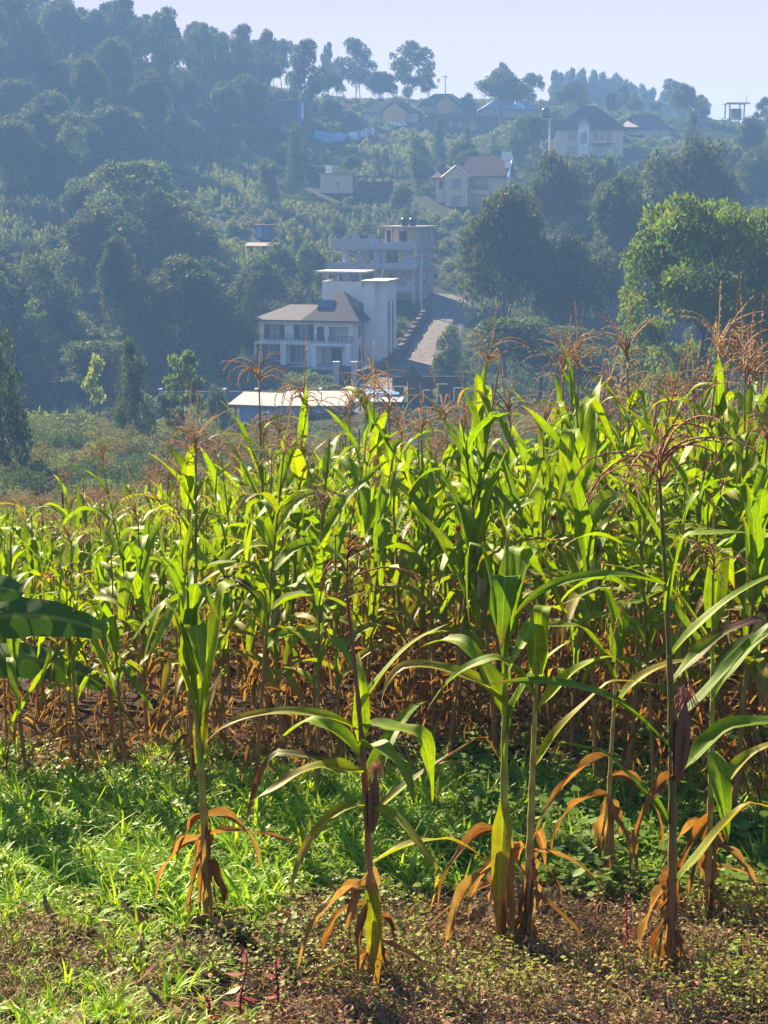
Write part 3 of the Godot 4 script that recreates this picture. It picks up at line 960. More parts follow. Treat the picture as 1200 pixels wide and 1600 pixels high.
func gable_house() -> void:
	var o := thing("gabled_house", "cream two-storey house with red roof, pointed front gable and white chimney", "house", Vector3(11.2, 3.0, -287), deg_to_rad(-14))
	avoid(14, 289, 8); avoid(19, 287, 7); avoid(16, 285, 5)
	piece(o, "plinth", Vector3(-2.5, -4.0, -8.0), Vector3(12.2, 0.0, 1.6), M.stone)
	var f := wall(o, Vector3(0, 0, 1.0), 0, 4.4, 0, 5.4, M.plaster_cream, [[1.4, 0.2, 3.2, 1.9], [1.4, 3.1, 3.2, 4.8]])
	window(o, f, [1.4, 0.2, 3.2, 1.9], 2, 0)
	window(o, f, [1.4, 3.1, 3.2, 4.8], 2, 0)
	var gb := MB.new()
	gb.tri(Vector3(0, 5.4, 1.0), Vector3(2.2, 7.0, 1.0), Vector3(4.4, 5.4, 1.0), Color.WHITE, Vector3.BACK)
	part(o, "gable", gb.mesh(), M.plaster_cream)
	for s in [-1.0, 1.0]:
		var mb := MB.new()
		var a := Vector3(2.2 + s * 2.7, 5.1, 1.25)
		var b := Vector3(2.2, 7.2, 1.25)
		mb.tube(PackedVector3Array([a, b]), PackedFloat32Array([0.14, 0.14]), PackedColorArray([Color.WHITE, Color.WHITE]), 4)
		part(o, "bargeboard", mb.mesh(), M.trim)
	var g := wall(o, Vector3(4.4, 0, 0.0), 0, 6.4, 0, 5.4, M.plaster_cream, [[0.3, 0.1, 3.3, 2.2], [0.2, 2.9, 3.6, 5.0]])
	var iw := wall(o, Vector3(4.4, 0, -1.8), 0, 6.2, 0, 5.4, M.plaster_cream, [[0.8, 3.0, 3.0, 4.9], [0.8, 0.2, 3.0, 2.0]])
	window(o, iw, [0.8, 3.0, 3.0, 4.9], 3, 0)
	window(o, iw, [0.8, 0.2, 3.0, 2.0], 3, 0)
	piece(o, "floor", Vector3(4.4, 2.5, -1.75), Vector3(10.6, 2.85, -0.25), M.plaster_cream)
	railing(o, Vector3(4.6, 2.9, 0.1), Vector3(8.1, 2.9, 0.1), 0.9)
	var s2 := wall(o, Vector3(10.8, 0, -0.02), PI / 2, 7.6, 0, 5.4, M.plaster_cream, [[2.5, 3.1, 3.6, 4.8]])
	window(o, s2, [2.5, 3.1, 3.6, 4.8], 1, 0)
	wall(o, Vector3(-2.0, 0, -1.0), 0, 2.0, 0, 5.2, M.plaster_cream, [[0.6, 3.1, 1.4, 4.6]])
	wall(o, Vector3(0.01, 0, -1.2), -PI / 2, 2.2, 0, 5.4, M.plaster_cream)
	wall(o, Vector3(-2.0, 0, -7.6), -PI / 2, 6.58, 0, 5.2, M.plaster_cream)
	wall(o, Vector3(-2.0, 0, -7.62), 0, 12.8, 0, 5.2, M.plaster_cream)
	var rf := MB.new()
	rf.quad(Vector3(2.2, 7.3, 1.5), Vector3(2.2, 7.3, -4.0), Vector3(-0.6, 5.1, -4.0), Vector3(-0.6, 5.1, 1.5), Color.WHITE)
	rf.quad(Vector3(2.2, 7.3, -4.0), Vector3(2.2, 7.3, 1.5), Vector3(5.0, 5.1, 1.5), Vector3(5.0, 5.1, -4.0), Color.WHITE)
	part(o, "roof", rf.mesh(), M.roof_red)
	part(o, "roof", roof_mesh(2.4, 11.6, -8.4, 0.9, 5.35, Vector3(3.6, 8.9, -3.8), Vector3(11.5, 8.9, -3.8)), M.roof_red)
	part(o, "roof", roof_mesh(-2.9, 2.6, -8.2, -0.4, 5.15, Vector3(-0.8, 7.2, -4.2), Vector3(2.6, 7.2, -4.2)), M.roof_red)
	piece(o, "chimney", Vector3(10.81, -0.5, -2.0), Vector3(11.7, 8.2, -1.0), M.trim)
	piece(o, "chimney_cap", Vector3(10.2, 8.21, -2.3), Vector3(11.9, 9.6, -0.7), M.plaster_white)
	var bb := MB.new()
	bb.tube(PackedVector3Array([Vector3(11.75, 8.7, -3.6), Vector3(11.75, 5.1, 1.1)]), PackedFloat32Array([0.14, 0.14]), PackedColorArray([Color.WHITE, Color.WHITE]), 4)
	part(o, "bargeboard", bb.mesh(), M.trim)

func big_house() -> void:
	var o := thing("large_house", "large cream house with tall dark hipped roof behind the domed trees", "house", Vector3(37.6, 13.5, -347), deg_to_rad(-6))
	avoid(44, 350, 11)
	piece(o, "plinth", Vector3(-0.3, -6, -9.0), Vector3(15.2, 0.6, 0.4), M.concrete)
	var hs := [[2.8, 3.6, 4.5, 5.2], [8.3, 3.6, 9.2, 5.2], [9.9, 3.6, 10.6, 5.2], [11.2, 3.4, 12.4, 5.4], [2.6, 0.8, 4.6, 2.4], [8.2, 0.7, 10.2, 2.5]]
	var f := wall(o, Vector3(0, 0, 0), 0, 14.8, 0.6, 6.0, M.plaster_cream, hs)
	for h in hs:
		window(o, f, h, 2, 0)
	piece(o, "bay", Vector3(5.0, 0.6, 0.004), Vector3(7.4, 6.8, 0.9), M.plaster_white)
	piece(o, "bay_window", Vector3(5.5, 2.9, 0.9), Vector3(6.9, 5.3, 0.96), M.glass)
	piece(o, "porch_roof", Vector3(7.6, 2.7, 0.005), Vector3(12.6, 2.95, 1.5), M.roof_dark)
	for x in [7.8, 12.2]:
		piece(o, "pillar", Vector3(x, 0.0, 1.2), Vector3(x + 0.25, 2.7, 1.45), M.plaster_white)
	piece(o, "terrace", Vector3(7.5, -5, 0.41), Vector3(15.0, 0.0, 1.8), M.concrete)
	wall(o, Vector3(14.8, 0, -0.02), PI / 2, 8.6, 0.6, 6.0, M.plaster_cream)
	wall(o, Vector3(0.01, 0, -8.6), -PI / 2, 8.58, 0.6, 6.0, M.plaster_cream)
	part(o, "roof", roof_mesh(-0.8, 15.7, -9.4, 0.8, 6.0, Vector3(5.9, 11.2, -4.3), Vector3(8.9, 11.2, -4.3)), M.roof_dark)
	var gr := MB.new()
	gr.quad(Vector3(6.2, 8.6, 1.4), Vector3(6.2, 8.6, -3.0), Vector3(4.6, 6.7, -3.0), Vector3(4.6, 6.7, 1.4), Color.WHITE)
	gr.quad(Vector3(6.2, 8.6, -3.0), Vector3(6.2, 8.6, 1.4), Vector3(7.8, 6.7, 1.4), Vector3(7.8, 6.7, -3.0), Color.WHITE)
	gr.tri(Vector3(4.7, 6.7, 1.0), Vector3(6.2, 8.45, 1.0), Vector3(7.7, 6.7, 1.0), Color.WHITE, Vector3.BACK)
	part(o, "dormer", gr.mesh(), M.plaster_beige)
	var st := thing("tank_stand", "pale concrete stand under the black water tank left of the dark-roofed house", "stand", spot(36.0, 352))
	var sy := ground(36.0, 352)
	for x in [-0.9, 0.9]:
		for z in [-0.9, 0.9]:
			piece(st, "leg", Vector3(x - 0.12, -0.5, z - 0.12), Vector3(x + 0.12, 7.2 - 0.0, z + 0.12), M.concrete)
	piece(st, "platform", Vector3(-1.2, 7.2, -1.2), Vector3(1.2, 7.4, 1.2), M.concrete)
	tank("black water tank on a tall stand left of the dark-roofed house", Vector3(36.0, sy + 7.405, -352), 1.0, 2.3)
	# second dark roofed house further right
	var b := thing("house", "hazy dark-roofed house right of the large cream house", "house", Vector3(54, 15.5, -372), deg_to_rad(-8))
	avoid(60, 374, 9)
	var bw := wall(b, Vector3.ZERO, 0, 13.0, -1, 5.2, M.plaster_beige, [[2, 2.6, 3.4, 4.2], [6, 2.6, 7.4, 4.2], [9.6, 2.6, 11, 4.2]])
	for h in [[2, 2.6, 3.4, 4.2], [6, 2.6, 7.4, 4.2], [9.6, 2.6, 11, 4.2]]:
		window(b, bw, h, 2, 0)
	wall(b, Vector3(13.0, 0, -0.02), PI / 2, 7.6, -1, 5.2, M.plaster_beige)
	wall(b, Vector3(0.01, 0, -7.6), -PI / 2, 7.58, -1, 5.2, M.plaster_beige)
	part(b, "roof", roof_mesh(-0.8, 13.8, -8.4, 0.8, 5.2, Vector3(4.6, 8.8, -3.8), Vector3(9.2, 8.8, -3.8)), M.roof_dark)
	part(b, "roof", roof_mesh(1.6, 6.0, -4.0, 1.6, 5.6, Vector3(3.8, 8.0, -3.5), Vector3(3.81, 8.0, -1.0)), M.roof_dark)

func bungalow(label: String, at: Vector3, turn: float, w: float, wall_mat: Material, roof_mat: Material, gable: bool, wall_h := 3.0) -> Node3D:
	var o := thing("bungalow", label, "house", at, turn, "houses along the ridge")
	avoid(at.x + w / 2, -at.z + 2, w * 0.6)
	var hs := [[w * 0.2, 0.9, w * 0.2 + 1.3, 2.2], [w * 0.65, 0.9, w * 0.65 + 1.3, 2.2]]
	var f := wall(o, Vector3.ZERO, 0, w, -3.0, wall_h, wall_mat, hs)
	for h in hs:
		window(o, f, h, 2, 0)
	wall(o, Vector3(w, 0, -0.02), PI / 2, 7.0, -3.0, wall_h, wall_mat)
	wall(o, Vector3(0.01, 0, -7.0), -PI / 2, 6.98, -3.0, wall_h, wall_mat)
	part(o, "roof", roof_mesh(-0.8, w + 0.8, -7.8, 0.9, wall_h, Vector3(w * 0.3, wall_h + 3.0, -3.5), Vector3(w * 0.7, wall_h + 3.0, -3.5)), roof_mat)
	if gable:
		var mb := MB.new()
		mb.tri(Vector3(w * 0.32, wall_h - 0.2, 1.2), Vector3(w * 0.57, wall_h + 2.3, 1.2), Vector3(w * 0.82, wall_h - 0.2, 1.2), Color.WHITE, Vector3.BACK)
		mb.box(Vector3(w * 0.36, -3.0, 0.01), Vector3(w * 0.78, wall_h - 0.2, 1.19))
		part(o, "front_gable", mb.mesh(), M.plaster_yellow)
		var gr := MB.new()
		var p := Vector3(w * 0.57, wall_h + 2.75, 0)
		gr.quad(p + Vector3(0, 0, 1.6), p + Vector3(0, 0, -3), Vector3(w * 0.25, wall_h - 0.3, -3), Vector3(w * 0.25, wall_h - 0.3, 1.6), Color.WHITE)
		gr.quad(p + Vector3(0, 0, -3), p + Vector3(0, 0, 1.6), Vector3(w * 0.89, wall_h - 0.3, 1.6), Vector3(w * 0.89, wall_h - 0.3, -3), Color.WHITE)
		part(o, "gable_roof", gr.mesh(), roof_mat)
	return o

func small_buildings() -> void:
	bungalow("brown-roofed house with yellow front gable, left of its twin on the ridge", Vector3(-5.0, 23.0, -398), deg_to_rad(-3), 13.5, M.plaster_beige, M.roof_brown, true)
	bungalow("brown-roofed house with yellow front gable, right of its twin on the ridge", Vector3(9.5, 26.0, -410), deg_to_rad(-3), 11.5, M.plaster_beige, M.roof_brown, true, 2.6)
	bungalow("blue-roofed low house on the ridge", Vector3(25.0, 24.2, -398), deg_to_rad(4), 13.0, M.concrete, M.roof_blue, false, 2.6)
	bungalow("dark brown-roofed house above the corrugated fence", Vector3(-14.5, 20.5, -384), deg_to_rad(5), 10.0, M.plaster_beige, M.roof_brown, false, 2.4)
	var sky_sheet := thing("roof_sheet", "pale sheet leaning on the end of the blue roof", "roof sheet", Vector3(34.0, 27.8, -397.4), 0)
	var sh := piece(sky_sheet, "sheet", Vector3(-1.4, -0.05, -0.9), Vector3(1.4, 0.05, 0.9), M.sheet_white)
	sh.rotation = Vector3(0.6, 0, -0.55)
	# long low brick block
	var lo := thing("brick_block", "long low flat-roofed brick block below the blue-roofed house", "building", Vector3(10.8, 20.0, -384), deg_to_rad(3))
	avoid(14, 386, 6); avoid(22, 384, 7)
	var hs := [[1.6, 1.6, 2.9, 3.2], [5.0, 1.6, 6.0, 3.2], [7.0, 1.6, 8.2, 3.2], [10.2, 0.2, 11.8, 3.2]]
	var f := wall(lo, Vector3.ZERO, 0, 16.5, -3, 4.4, M.brick, hs)
	for h in hs:
		window(lo, f, h, 1, 0)
	wall(lo, Vector3(16.5, 0, -0.02), PI / 2, 5, -3, 4.4, M.brick)
	piece(lo, "roof_slab", Vector3(-0.4, 4.4, -5.4), Vector3(17.0, 4.6, 0.5), M.tin_rust)
	# brick building with blue column
	var b := thing("brick_building", "two-storey brick building with bright blue corner column and white-framed opening", "building", Vector3(-24.0, 19.0, -357), deg_to_rad(-8))
	avoid(-21, 360, 7)
	var h2 := [[1.2, 3.9, 2.0, 5.4], [2.6, 3.9, 3.3, 5.4], [0.6, 0.5, 1.8, 2.4]]
	var w2 := wall(b, Vector3.ZERO, 0, 4.6, -3, 7.2, M.brick, h2)
	for h in h2:
		window(b, w2, h, 1, 0)
	piece(b, "column", Vector3(4.61, -3, -0.6), Vector3(5.5, 7.2, 0.15), M.sheet_blue)
	piece(b, "white_frame", Vector3(5.51, 3.2, -0.4), Vector3(5.9, 6.9, 0.0), M.trim)
	piece(b, "side_wall", Vector3(5.52, -3, -5), Vector3(6.8, 7.0, -0.6), M.brick)
	piece(b, "roof_slab", Vector3(-0.5, 7.2, -6), Vector3(6.2, 7.4, 0.5), M.tin)
	piece(b, "blue_panel", Vector3(1.9, -1.6, 0.4), Vector3(4.4, 0.9, 0.5), M.tin_blue)
	# corrugated fence, sheet by sheet
	var fe := thing("corrugated_fence", "pale blue and white corrugated sheet fence curving along the ridge road", "fence", spot(-15.2, 355), 0)
	for i in 17:
		var t := i / 16.0
		var p := Vector3(lerpf(-15.2, -2.6, t), 0, -lerpf(355, 366, t * t))
		p.y = ground(p.x, -p.z)
		var s := piece(fe, "sheet", Vector3(-0.4, -0.6, -0.03), Vector3(0.4, rr(2.0, 2.5), 0.03), M.tin_blue if i < 9 or i % 3 == 0 else M.sheet_white)
		s.position += p - fe.position
		s.rotation.y = deg_to_rad(-4 + 46 * t) + rr(-0.05, 0.05)
	# cream hut and timber frame
	var c := thing("cream_hut", "small cream flat-roofed hut with one tiny window on a grey base", "hut", Vector3(-12.0, 5.4, -296), deg_to_rad(-6))
	avoid(-9, 296, 6); avoid(-2, 296, 6)
	piece(c, "base", Vector3(-0.1, -3.2, -4.2), Vector3(6.3, 0.0, 0.1), M.concrete_dark)
	var cw := wall(c, Vector3.ZERO, 0, 6.1, 0, 3.5, M.plaster_cream, [[3.1, 1.2, 3.6, 2.0]])
	window(c, cw, [3.1, 1.2, 3.6, 2.0], 1, 0)
	wall(c, Vector3(6.1, 0, -0.02), PI / 2, 4.0, 0, 3.5, M.plaster_cream)
	wall(c, Vector3(0.01, 0, -4.0), -PI / 2, 3.98, 0, 3.5, M.plaster_cream)
	piece(c, "roof_slab", Vector3(-0.4, 3.5, -4.4), Vector3(6.5, 3.72, 0.4), M.tin)
	piece(c, "chimney", Vector3(0.8, 3.72, -2.5), Vector3(1.9, 5.2, -1.6), M.plaster_white)
	var fr := thing("timber_frame", "open timber frame with thin rust roof joined to the cream hut", "shed", Vector3(-5.6, 5.2, -296), deg_to_rad(-6))
	piece(fr, "base", Vector3(0, -3.2, -4.0), Vector3(7.0, 0.2, 0.0), M.brick)
	for i in 5:
		piece(fr, "post", Vector3(0.1 + i * 1.65, 0.2, -0.3), Vector3(0.3 + i * 1.65, 3.3, -0.1), M.wood)
		piece(fr, "post", Vector3(0.1 + i * 1.65, 0.2, -3.9), Vector3(0.3 + i * 1.65, 3.3, -3.7), M.wood)
	piece(fr, "back_wall", Vector3(0.0, 0.2, -3.6), Vector3(7.0, 2.4, -3.4), M.brick)
	piece(fr, "roof_sheet", Vector3(-0.3, 3.3, -4.2), Vector3(7.3, 3.42, 0.3), M.tin_rust)
	# latrine with blue doors and shed below it
	var la := thing("blue_latrine", "tiny hut with two bright blue doors on the wooded slope", "hut", spot(-20.6, 252) + Vector3(0, 0, 0), deg_to_rad(4))
	avoid(-20, 252, 3.5); avoid(-19.5, 245, 4)
	piece(la, "hut_wall", Vector3(-0.2, -1.0, -1.6), Vector3(2.9, 2.1, 0.0), M.concrete_dark)
	piece(la, "door", Vector3(0.0, 0.1, 0.004), Vector3(0.75, 2.0, 0.08), M.tin_blue)
	piece(la, "door", Vector3(1.15, 0.1, 0.004), Vector3(1.95, 2.0, 0.08), M.sheet_blue)
	piece(la, "roof_sheet", Vector3(-0.4, 2.1, -1.9), Vector3(3.1, 2.2, 0.4), M.tin_rust)
	var ts := thing("tin_shed", "low shed with pinkish tin roof below the blue hut", "shed", spot(-21.6, 243) + Vector3(0, -0.3, 0), deg_to_rad(-4))
	piece(ts, "shed_wall", Vector3(0.2, -1, -3.0), Vector3(4.6, 1.5, -0.2), M.wood)
	var rs := piece(ts, "roof_sheet", Vector3(-0.2, 1.6, -3.5), Vector3(5.0, 1.7, 0.2), M.tin_rust)
	rs.rotation.x = 0.12
	# tin shack at the valley floor
	var sk := thing("tin_shack", "low shack with broad pale tin roofs at the near end of the yard", "shack", Vector3(-15.0, -17.9, -151.5), deg_to_rad(-8))
	avoid(-12, 153, 5); avoid(-7, 150, 5)
	piece(sk, "shack_wall", Vector3(0.5, -1.5, -6.0), Vector3(10.6, 1.6, -0.6), M.tin_blue)
	var r1 := piece(sk, "roof_sheet", Vector3(-0.4, 1.86, -6.6), Vector3(4.6, 1.94, 0.4), M.tin)
	r1.rotation = Vector3(0.06, 0, -0.02)
	var r2 := piece(sk, "roof_sheet", Vector3(3.9, 1.95, -7.4), Vector3(11.4, 2.03, 0.1), M.tin)
	r2.rotation = Vector3(0.08, 0, 0.015)
	for i in 6:
		piece(sk, "panel", Vector3(7.0 + i * 0.62, -0.6, -0.58), Vector3(7.58 + i * 0.62, 1.3, -0.5), M.sheet_white if i % 2 == 0 else M.tin)
	for x in [0.2, 4.2, 10.9]:
		piece(sk, "post", Vector3(x, -1.5, -0.3), Vector3(x + 0.12, 1.75, -0.18), M.wood)
	var bt := thing("blue_shelter", "small shelter with two overlapping pale blue tin sheets beside the stone pillars", "shelter", Vector3(-2.6, -17.2, -151), deg_to_rad(-6))
	avoid(-0.5, 151, 4)
	for x in [0.2, 3.6]:
		for z in [-0.3, -2.6]:
			piece(bt, "post", Vector3(x, -1, z), Vector3(x + 0.12, 1.45, z + 0.12), M.wood)
	var b1 := piece(bt, "roof_sheet", Vector3(-0.1, 1.5, -2.2), Vector3(4.4, 1.57, 0.3), M.sheet_white)
	b1.rotation.x = 0.10
	var b2 := piece(bt, "roof_sheet", Vector3(0.4, 1.95, -4.0), Vector3(3.9, 2.02, -1.9), M.tin_blue)
	b2.rotation.x = 0.10
	# half-built stone house at the foot of the road
	var sw := thing("stone_ruin", "half-built stone walls and pillars at the foot of the dirt road", "ruin", Vector3(1.0, -17.3, -154), deg_to_rad(4))
	avoid(4, 155, 6)
	for e in [[0.0, 1.0, 2.6], [1.4, 2.4, 3.4], [3.0, 3.7, 2.2], [4.4, 5.4, 2.8], [6.1, 7.0, 2.4]]:
		piece(sw, "pillar", Vector3(e[0], -1.5, -0.5), Vector3(e[1], e[2], 0.1), M.stone)
	wall(sw, Vector3(0.1, 0, -3.5), 0, 7.6, -1.5, 3.2, M.stone, [[1.0, -0.2, 2.0, 2.2], [4.2, 0.4, 5.4, 2.0]])
	wall(sw, Vector3(-2.5, 0, -0.2), 0, 10.5, -1.5, 1.0, M.stone)
	for i in 2:
		var mb := MB.new()
		mb.tri(Vector3(0.7 + i * 0.3, 3.4, 0.1 - i * 0.6), Vector3(1.9, 4.6, 0.1 - i * 0.6), Vector3(3.0, 3.4, 0.1 - i * 0.6), Color.WHITE, Vector3.BACK)
		mb.tri(Vector3(0.7 + i * 0.3, 3.4, -0.2 - i * 0.6), Vector3(3.0, 3.4, -0.2 - i * 0.6), Vector3(1.9, 4.6, -0.2 - i * 0.6), Color.WHITE, Vector3.FORWARD)
		part(sw, "gable", mb.mesh(), M.stone)
	# yard wall, gate pillars, embankment along the road
	var yw := thing("yard_wall", "long grey boundary wall of the yard left of the white house", "wall", Vector3(-24.0, -18.2, -163), deg_to_rad(0))
	wall(yw, Vector3.ZERO, deg_to_rad(2), 17.5, -1.5, 1.9, M.concrete_dark)
	for i in 6:
		piece(yw, "pier", Vector3(i * 3.4, -1.5, -0.5 - i * 0.12), Vector3(i * 3.4 + 0.35, 2.2, 0.06), M.concrete)
	for i in 2:
		var gp := thing("gate_pillar", ["tall pale gate pillar below the white house, left of the gate", "tall pale gate pillar below the white house, right of the gate"][i], "pillar", spot(-5.3 + i * 2.0, 170), 0, "gate pillars")
		piece(gp, "shaft", Vector3(-0.3, -0.5, -0.3), Vector3(0.3, 2.6, 0.3), M.concrete)
		piece(gp, "cap", Vector3(-0.38, 2.6, -0.38), Vector3(0.38, 2.8, 0.38), M.concrete)
	var gt := thing("gate", "dark metal gate between the two pale pillars", "gate", spot(-5.0, 170))
	piece(gt, "gate_panel", Vector3(0.02, 0.0, -0.05), Vector3(1.38, 2.3, 0.05), M.frame)
	var eb := thing("retaining_wall", "dark stone retaining wall climbing the left side of the dirt road", "wall", spot(-3.6, 171))
	for i in 34:
		var t := i / 33.0
		var d := lerpf(172, 219, t)
		var p := Vector3(road_x(d) - 2.9, ground(road_x(d) - 2.9, d), -d)
		var s := piece(eb, "block", Vector3(-0.3 - 0.004 * (i % 3), -1.2, -0.72), Vector3(0.3 + 0.004 * (i % 3), 1.3 + 0.12 * sin(i * 2.1), 0.72), M.stone)
		s.position += p - eb.position
		s.rotation.y = -0.19
	# utility pole
	for e in [[5.2, 215.0, 8.6, "tall pale utility pole beside the dirt road by the grey house"], [16.0, 414.0, 9.0, "thin utility pole on the skyline between the yellow-gabled houses"]]:
		var up := thing("utility_pole", e[3], "pole", spot(e[0], e[1]), 0.4, "utility poles")
		var mb := MB.new()
		mb.rod(Vector3(0, -0.5, 0), Vector3(0, e[2], 0), 0.17, 0.11, Color.WHITE, 8)
		part(up, "shaft", mb.mesh(), M.concrete)
		piece(up, "crossarm", Vector3(-0.9, e[2] - 0.5, -0.06), Vector3(0.9, e[2] - 0.36, 0.06), M.wood)
	# parked car
	var car := thing("parked_car", "small white car parked on the ridge road by the corrugated fence", "car", spot(3.4, 390) + Vector3(0, 0.02, 0), deg_to_rad(6))
	car_parts(car)
	# water tower on the skyline
	var wt := thing("water_tower", "open water tower with flat roof and square tank on the right skyline", "water tower", Vector3(88.5, 21.0, -400), deg_to_rad(8))
	for x in [-1.9, 1.9]:
		for z in [-1.6, 1.6]:
			piece(wt, "leg", Vector3(x - 0.13, -2, z - 0.13), Vector3(x + 0.13, 7.2, z + 0.13), M.frame)
	piece(wt, "platform", Vector3(-2.2, 3.4, -1.9), Vector3(2.2, 3.6, 1.9), M.concrete)
	piece(wt, "tank_box", Vector3(-1.0, 3.6, -1.2), Vector3(1.4, 6.0, 1.2), M.concrete_dark)
	piece(wt, "roof_slab", Vector3(-3.0, 7.2, -2.2), Vector3(3.2, 7.45, 2.2), M.concrete)
	piece(wt, "mast", Vector3(2.9, 7.45, 0), Vector3(3.0, 9.2, 0.1), M.frame)

func car_parts(car: Node3D) -> void:
	var prof := [Vector2(-2.1, 0.35), Vector2(-2.15, 0.75), Vector2(-1.9, 0.9), Vector2(-1.0, 1.0), Vector2(-0.4, 1.45), Vector2(1.0, 1.48), Vector2(1.75, 1.0), Vector2(2.1, 0.9), Vector2(2.15, 0.4)]
	var mb := MB.new()
	var n := prof.size()
	for i in n:
		var a: Vector2 = prof[i]
		var b: Vector2 = prof[(i + 1) % n]
		mb.quad(Vector3(a.x, a.y, -0.82), Vector3(b.x, b.y, -0.82), Vector3(b.x, b.y, 0.82), Vector3(a.x, a.y, 0.82), Color.WHITE)
	for s in [-0.82, 0.82]:
		for i in range(1, n - 1):
			mb.tri(Vector3(prof[0].x, prof[0].y, s), Vector3(prof[i].x, prof[i].y, s), Vector3(prof[i + 1].x, prof[i + 1].y, s), Color.WHITE, Vector3(0, 0, signf(s)))
	part(car, "body", mb.mesh(), M.car)
	piece(car, "side_window", Vector3(-0.75, 1.02, 0.822), Vector3(0.3, 1.38, 0.83), M.glass)
	piece(car, "side_window", Vector3(0.36, 1.02, 0.822), Vector3(1.3, 1.36, 0.83), M.glass)
	for x in [-1.35, 1.35]:
		for z in [-0.75, 0.75]:
			var c := CylinderMesh.new()
			c.top_radius = 0.33
			c.bottom_radius = 0.33
			c.height = 0.22
			c.radial_segments = 16
			var w := part(car, "wheel", c, M.tyre, Vector3(x, 0.33, z))
			w.rotation.x = PI / 2

func road_x(d: float) -> float:
	return lerpf(-2.0, 9.6, clampf((d - 166.0) / 52.0, -0.6, 1.0)) + 0.6 * sin((d - 166.0) * 0.07)

# ---------------------------------------------------------------- ground
func ground_color(x: float, d: float) -> Color:
	var n1 := noise.get_noise_2d(x * 9.0, d * 9.0)
	var n2 := noise.get_noise_2d(x * 2.2 + 400.0, d * 2.2)
	if d < 48.0:
		var soil := Color(0.045, 0.027, 0.017).lerp(Color(0.090, 0.057, 0.033), clampf(0.4 + n1 * 1.3, 0, 1))
		var n3 := noise.get_noise_2d(x * 160.0, d * 160.0)
		return soil.lerp(Color(0.120, 0.084, 0.048), clampf(n3 * 1.6, 0, 0.7))
	var g := Color(0.055, 0.08, 0.025).lerp(Color(0.085, 0.095, 0.04), clampf(0.45 + n2 * 1.4, 0, 1))
	return g.lerp(Color(0.11, 0.08, 0.055), clampf(n1 * 1.8 - 0.35, 0, 0.7))

func make_ground() -> void:
	var ds := []
	var d := -40.0
	while d < 2600.0:
		ds.append(d)
		if d < 3.5: d += 1.5 if d < -3 else 0.5
		elif d < 10.0: d += 0.045
		elif d < 16.0: d += 0.15
		elif d < 60.0: d += 0.8
		elif d < 460.0: d += 2.5
		else: d += 90.0
	var w := 191
	var pts := PackedVector3Array()
	var cols := PackedColorArray()
	var uvs := PackedVector2Array()
	for dd in ds:
		var hw: float = 7.0 + maxf(dd, 0.0) * 0.9 + maxf(-dd, 0.0) * 0.5
		for i in w:
			var u := (i - 95) / 95.0
			var x := hw * (0.3 * u + 0.7 * u * u * u)
			pts.append(spot(x, dd))
			cols.append(ground_color(x, dd))
			uvs.append(Vector2(x, dd))
	var mb := MB.new()
	mb.grid(pts, cols, uvs, w, ds.size())
	structure("ground", mb.mesh(), M.ground)

func make_road() -> void:
	var pts := PackedVector3Array()
	var cols := PackedColorArray()
	var uvs := PackedVector2Array()
	var n := 60
	for j in n:
		var d := lerpf(150.0, 232.0, j / (n - 1.0))
		for i in 9:
			var x := road_x(d) + (i - 4) * 0.66 + maxf(0.0, i - 4) * 0.35 + 0.3 * sin(d * 0.3) * float(absi(i - 4) == 4)
			var rut := -0.06 if i == 2 or i == 6 else 0.0
			var y := maxf(ground(x, d), ground(road_x(d), d) - 0.3) + 0.35 + rut
			if i == 0 or i == 8:
				y -= 0.5
			pts.append(Vector3(x, y, -d))
			cols.append(Color.WHITE)
			uvs.append(Vector2(i, d))
	var mb := MB.new()
	mb.grid(pts, cols, uvs, 9, n)
	structure("dirt_road", mb.mesh(), M.road)

func is_open(x: float, d: float, grow := 0.0) -> bool:
	if d > 145 and d < 236 and absf(x - road_x(d) - 0.8) < 4.2 + grow:
		return false
	for k in keep_out:
		if Vector2(x - k[0], d - k[1]).length_squared() < (k[2] + grow) * (k[2] + grow):
			return false
	return true

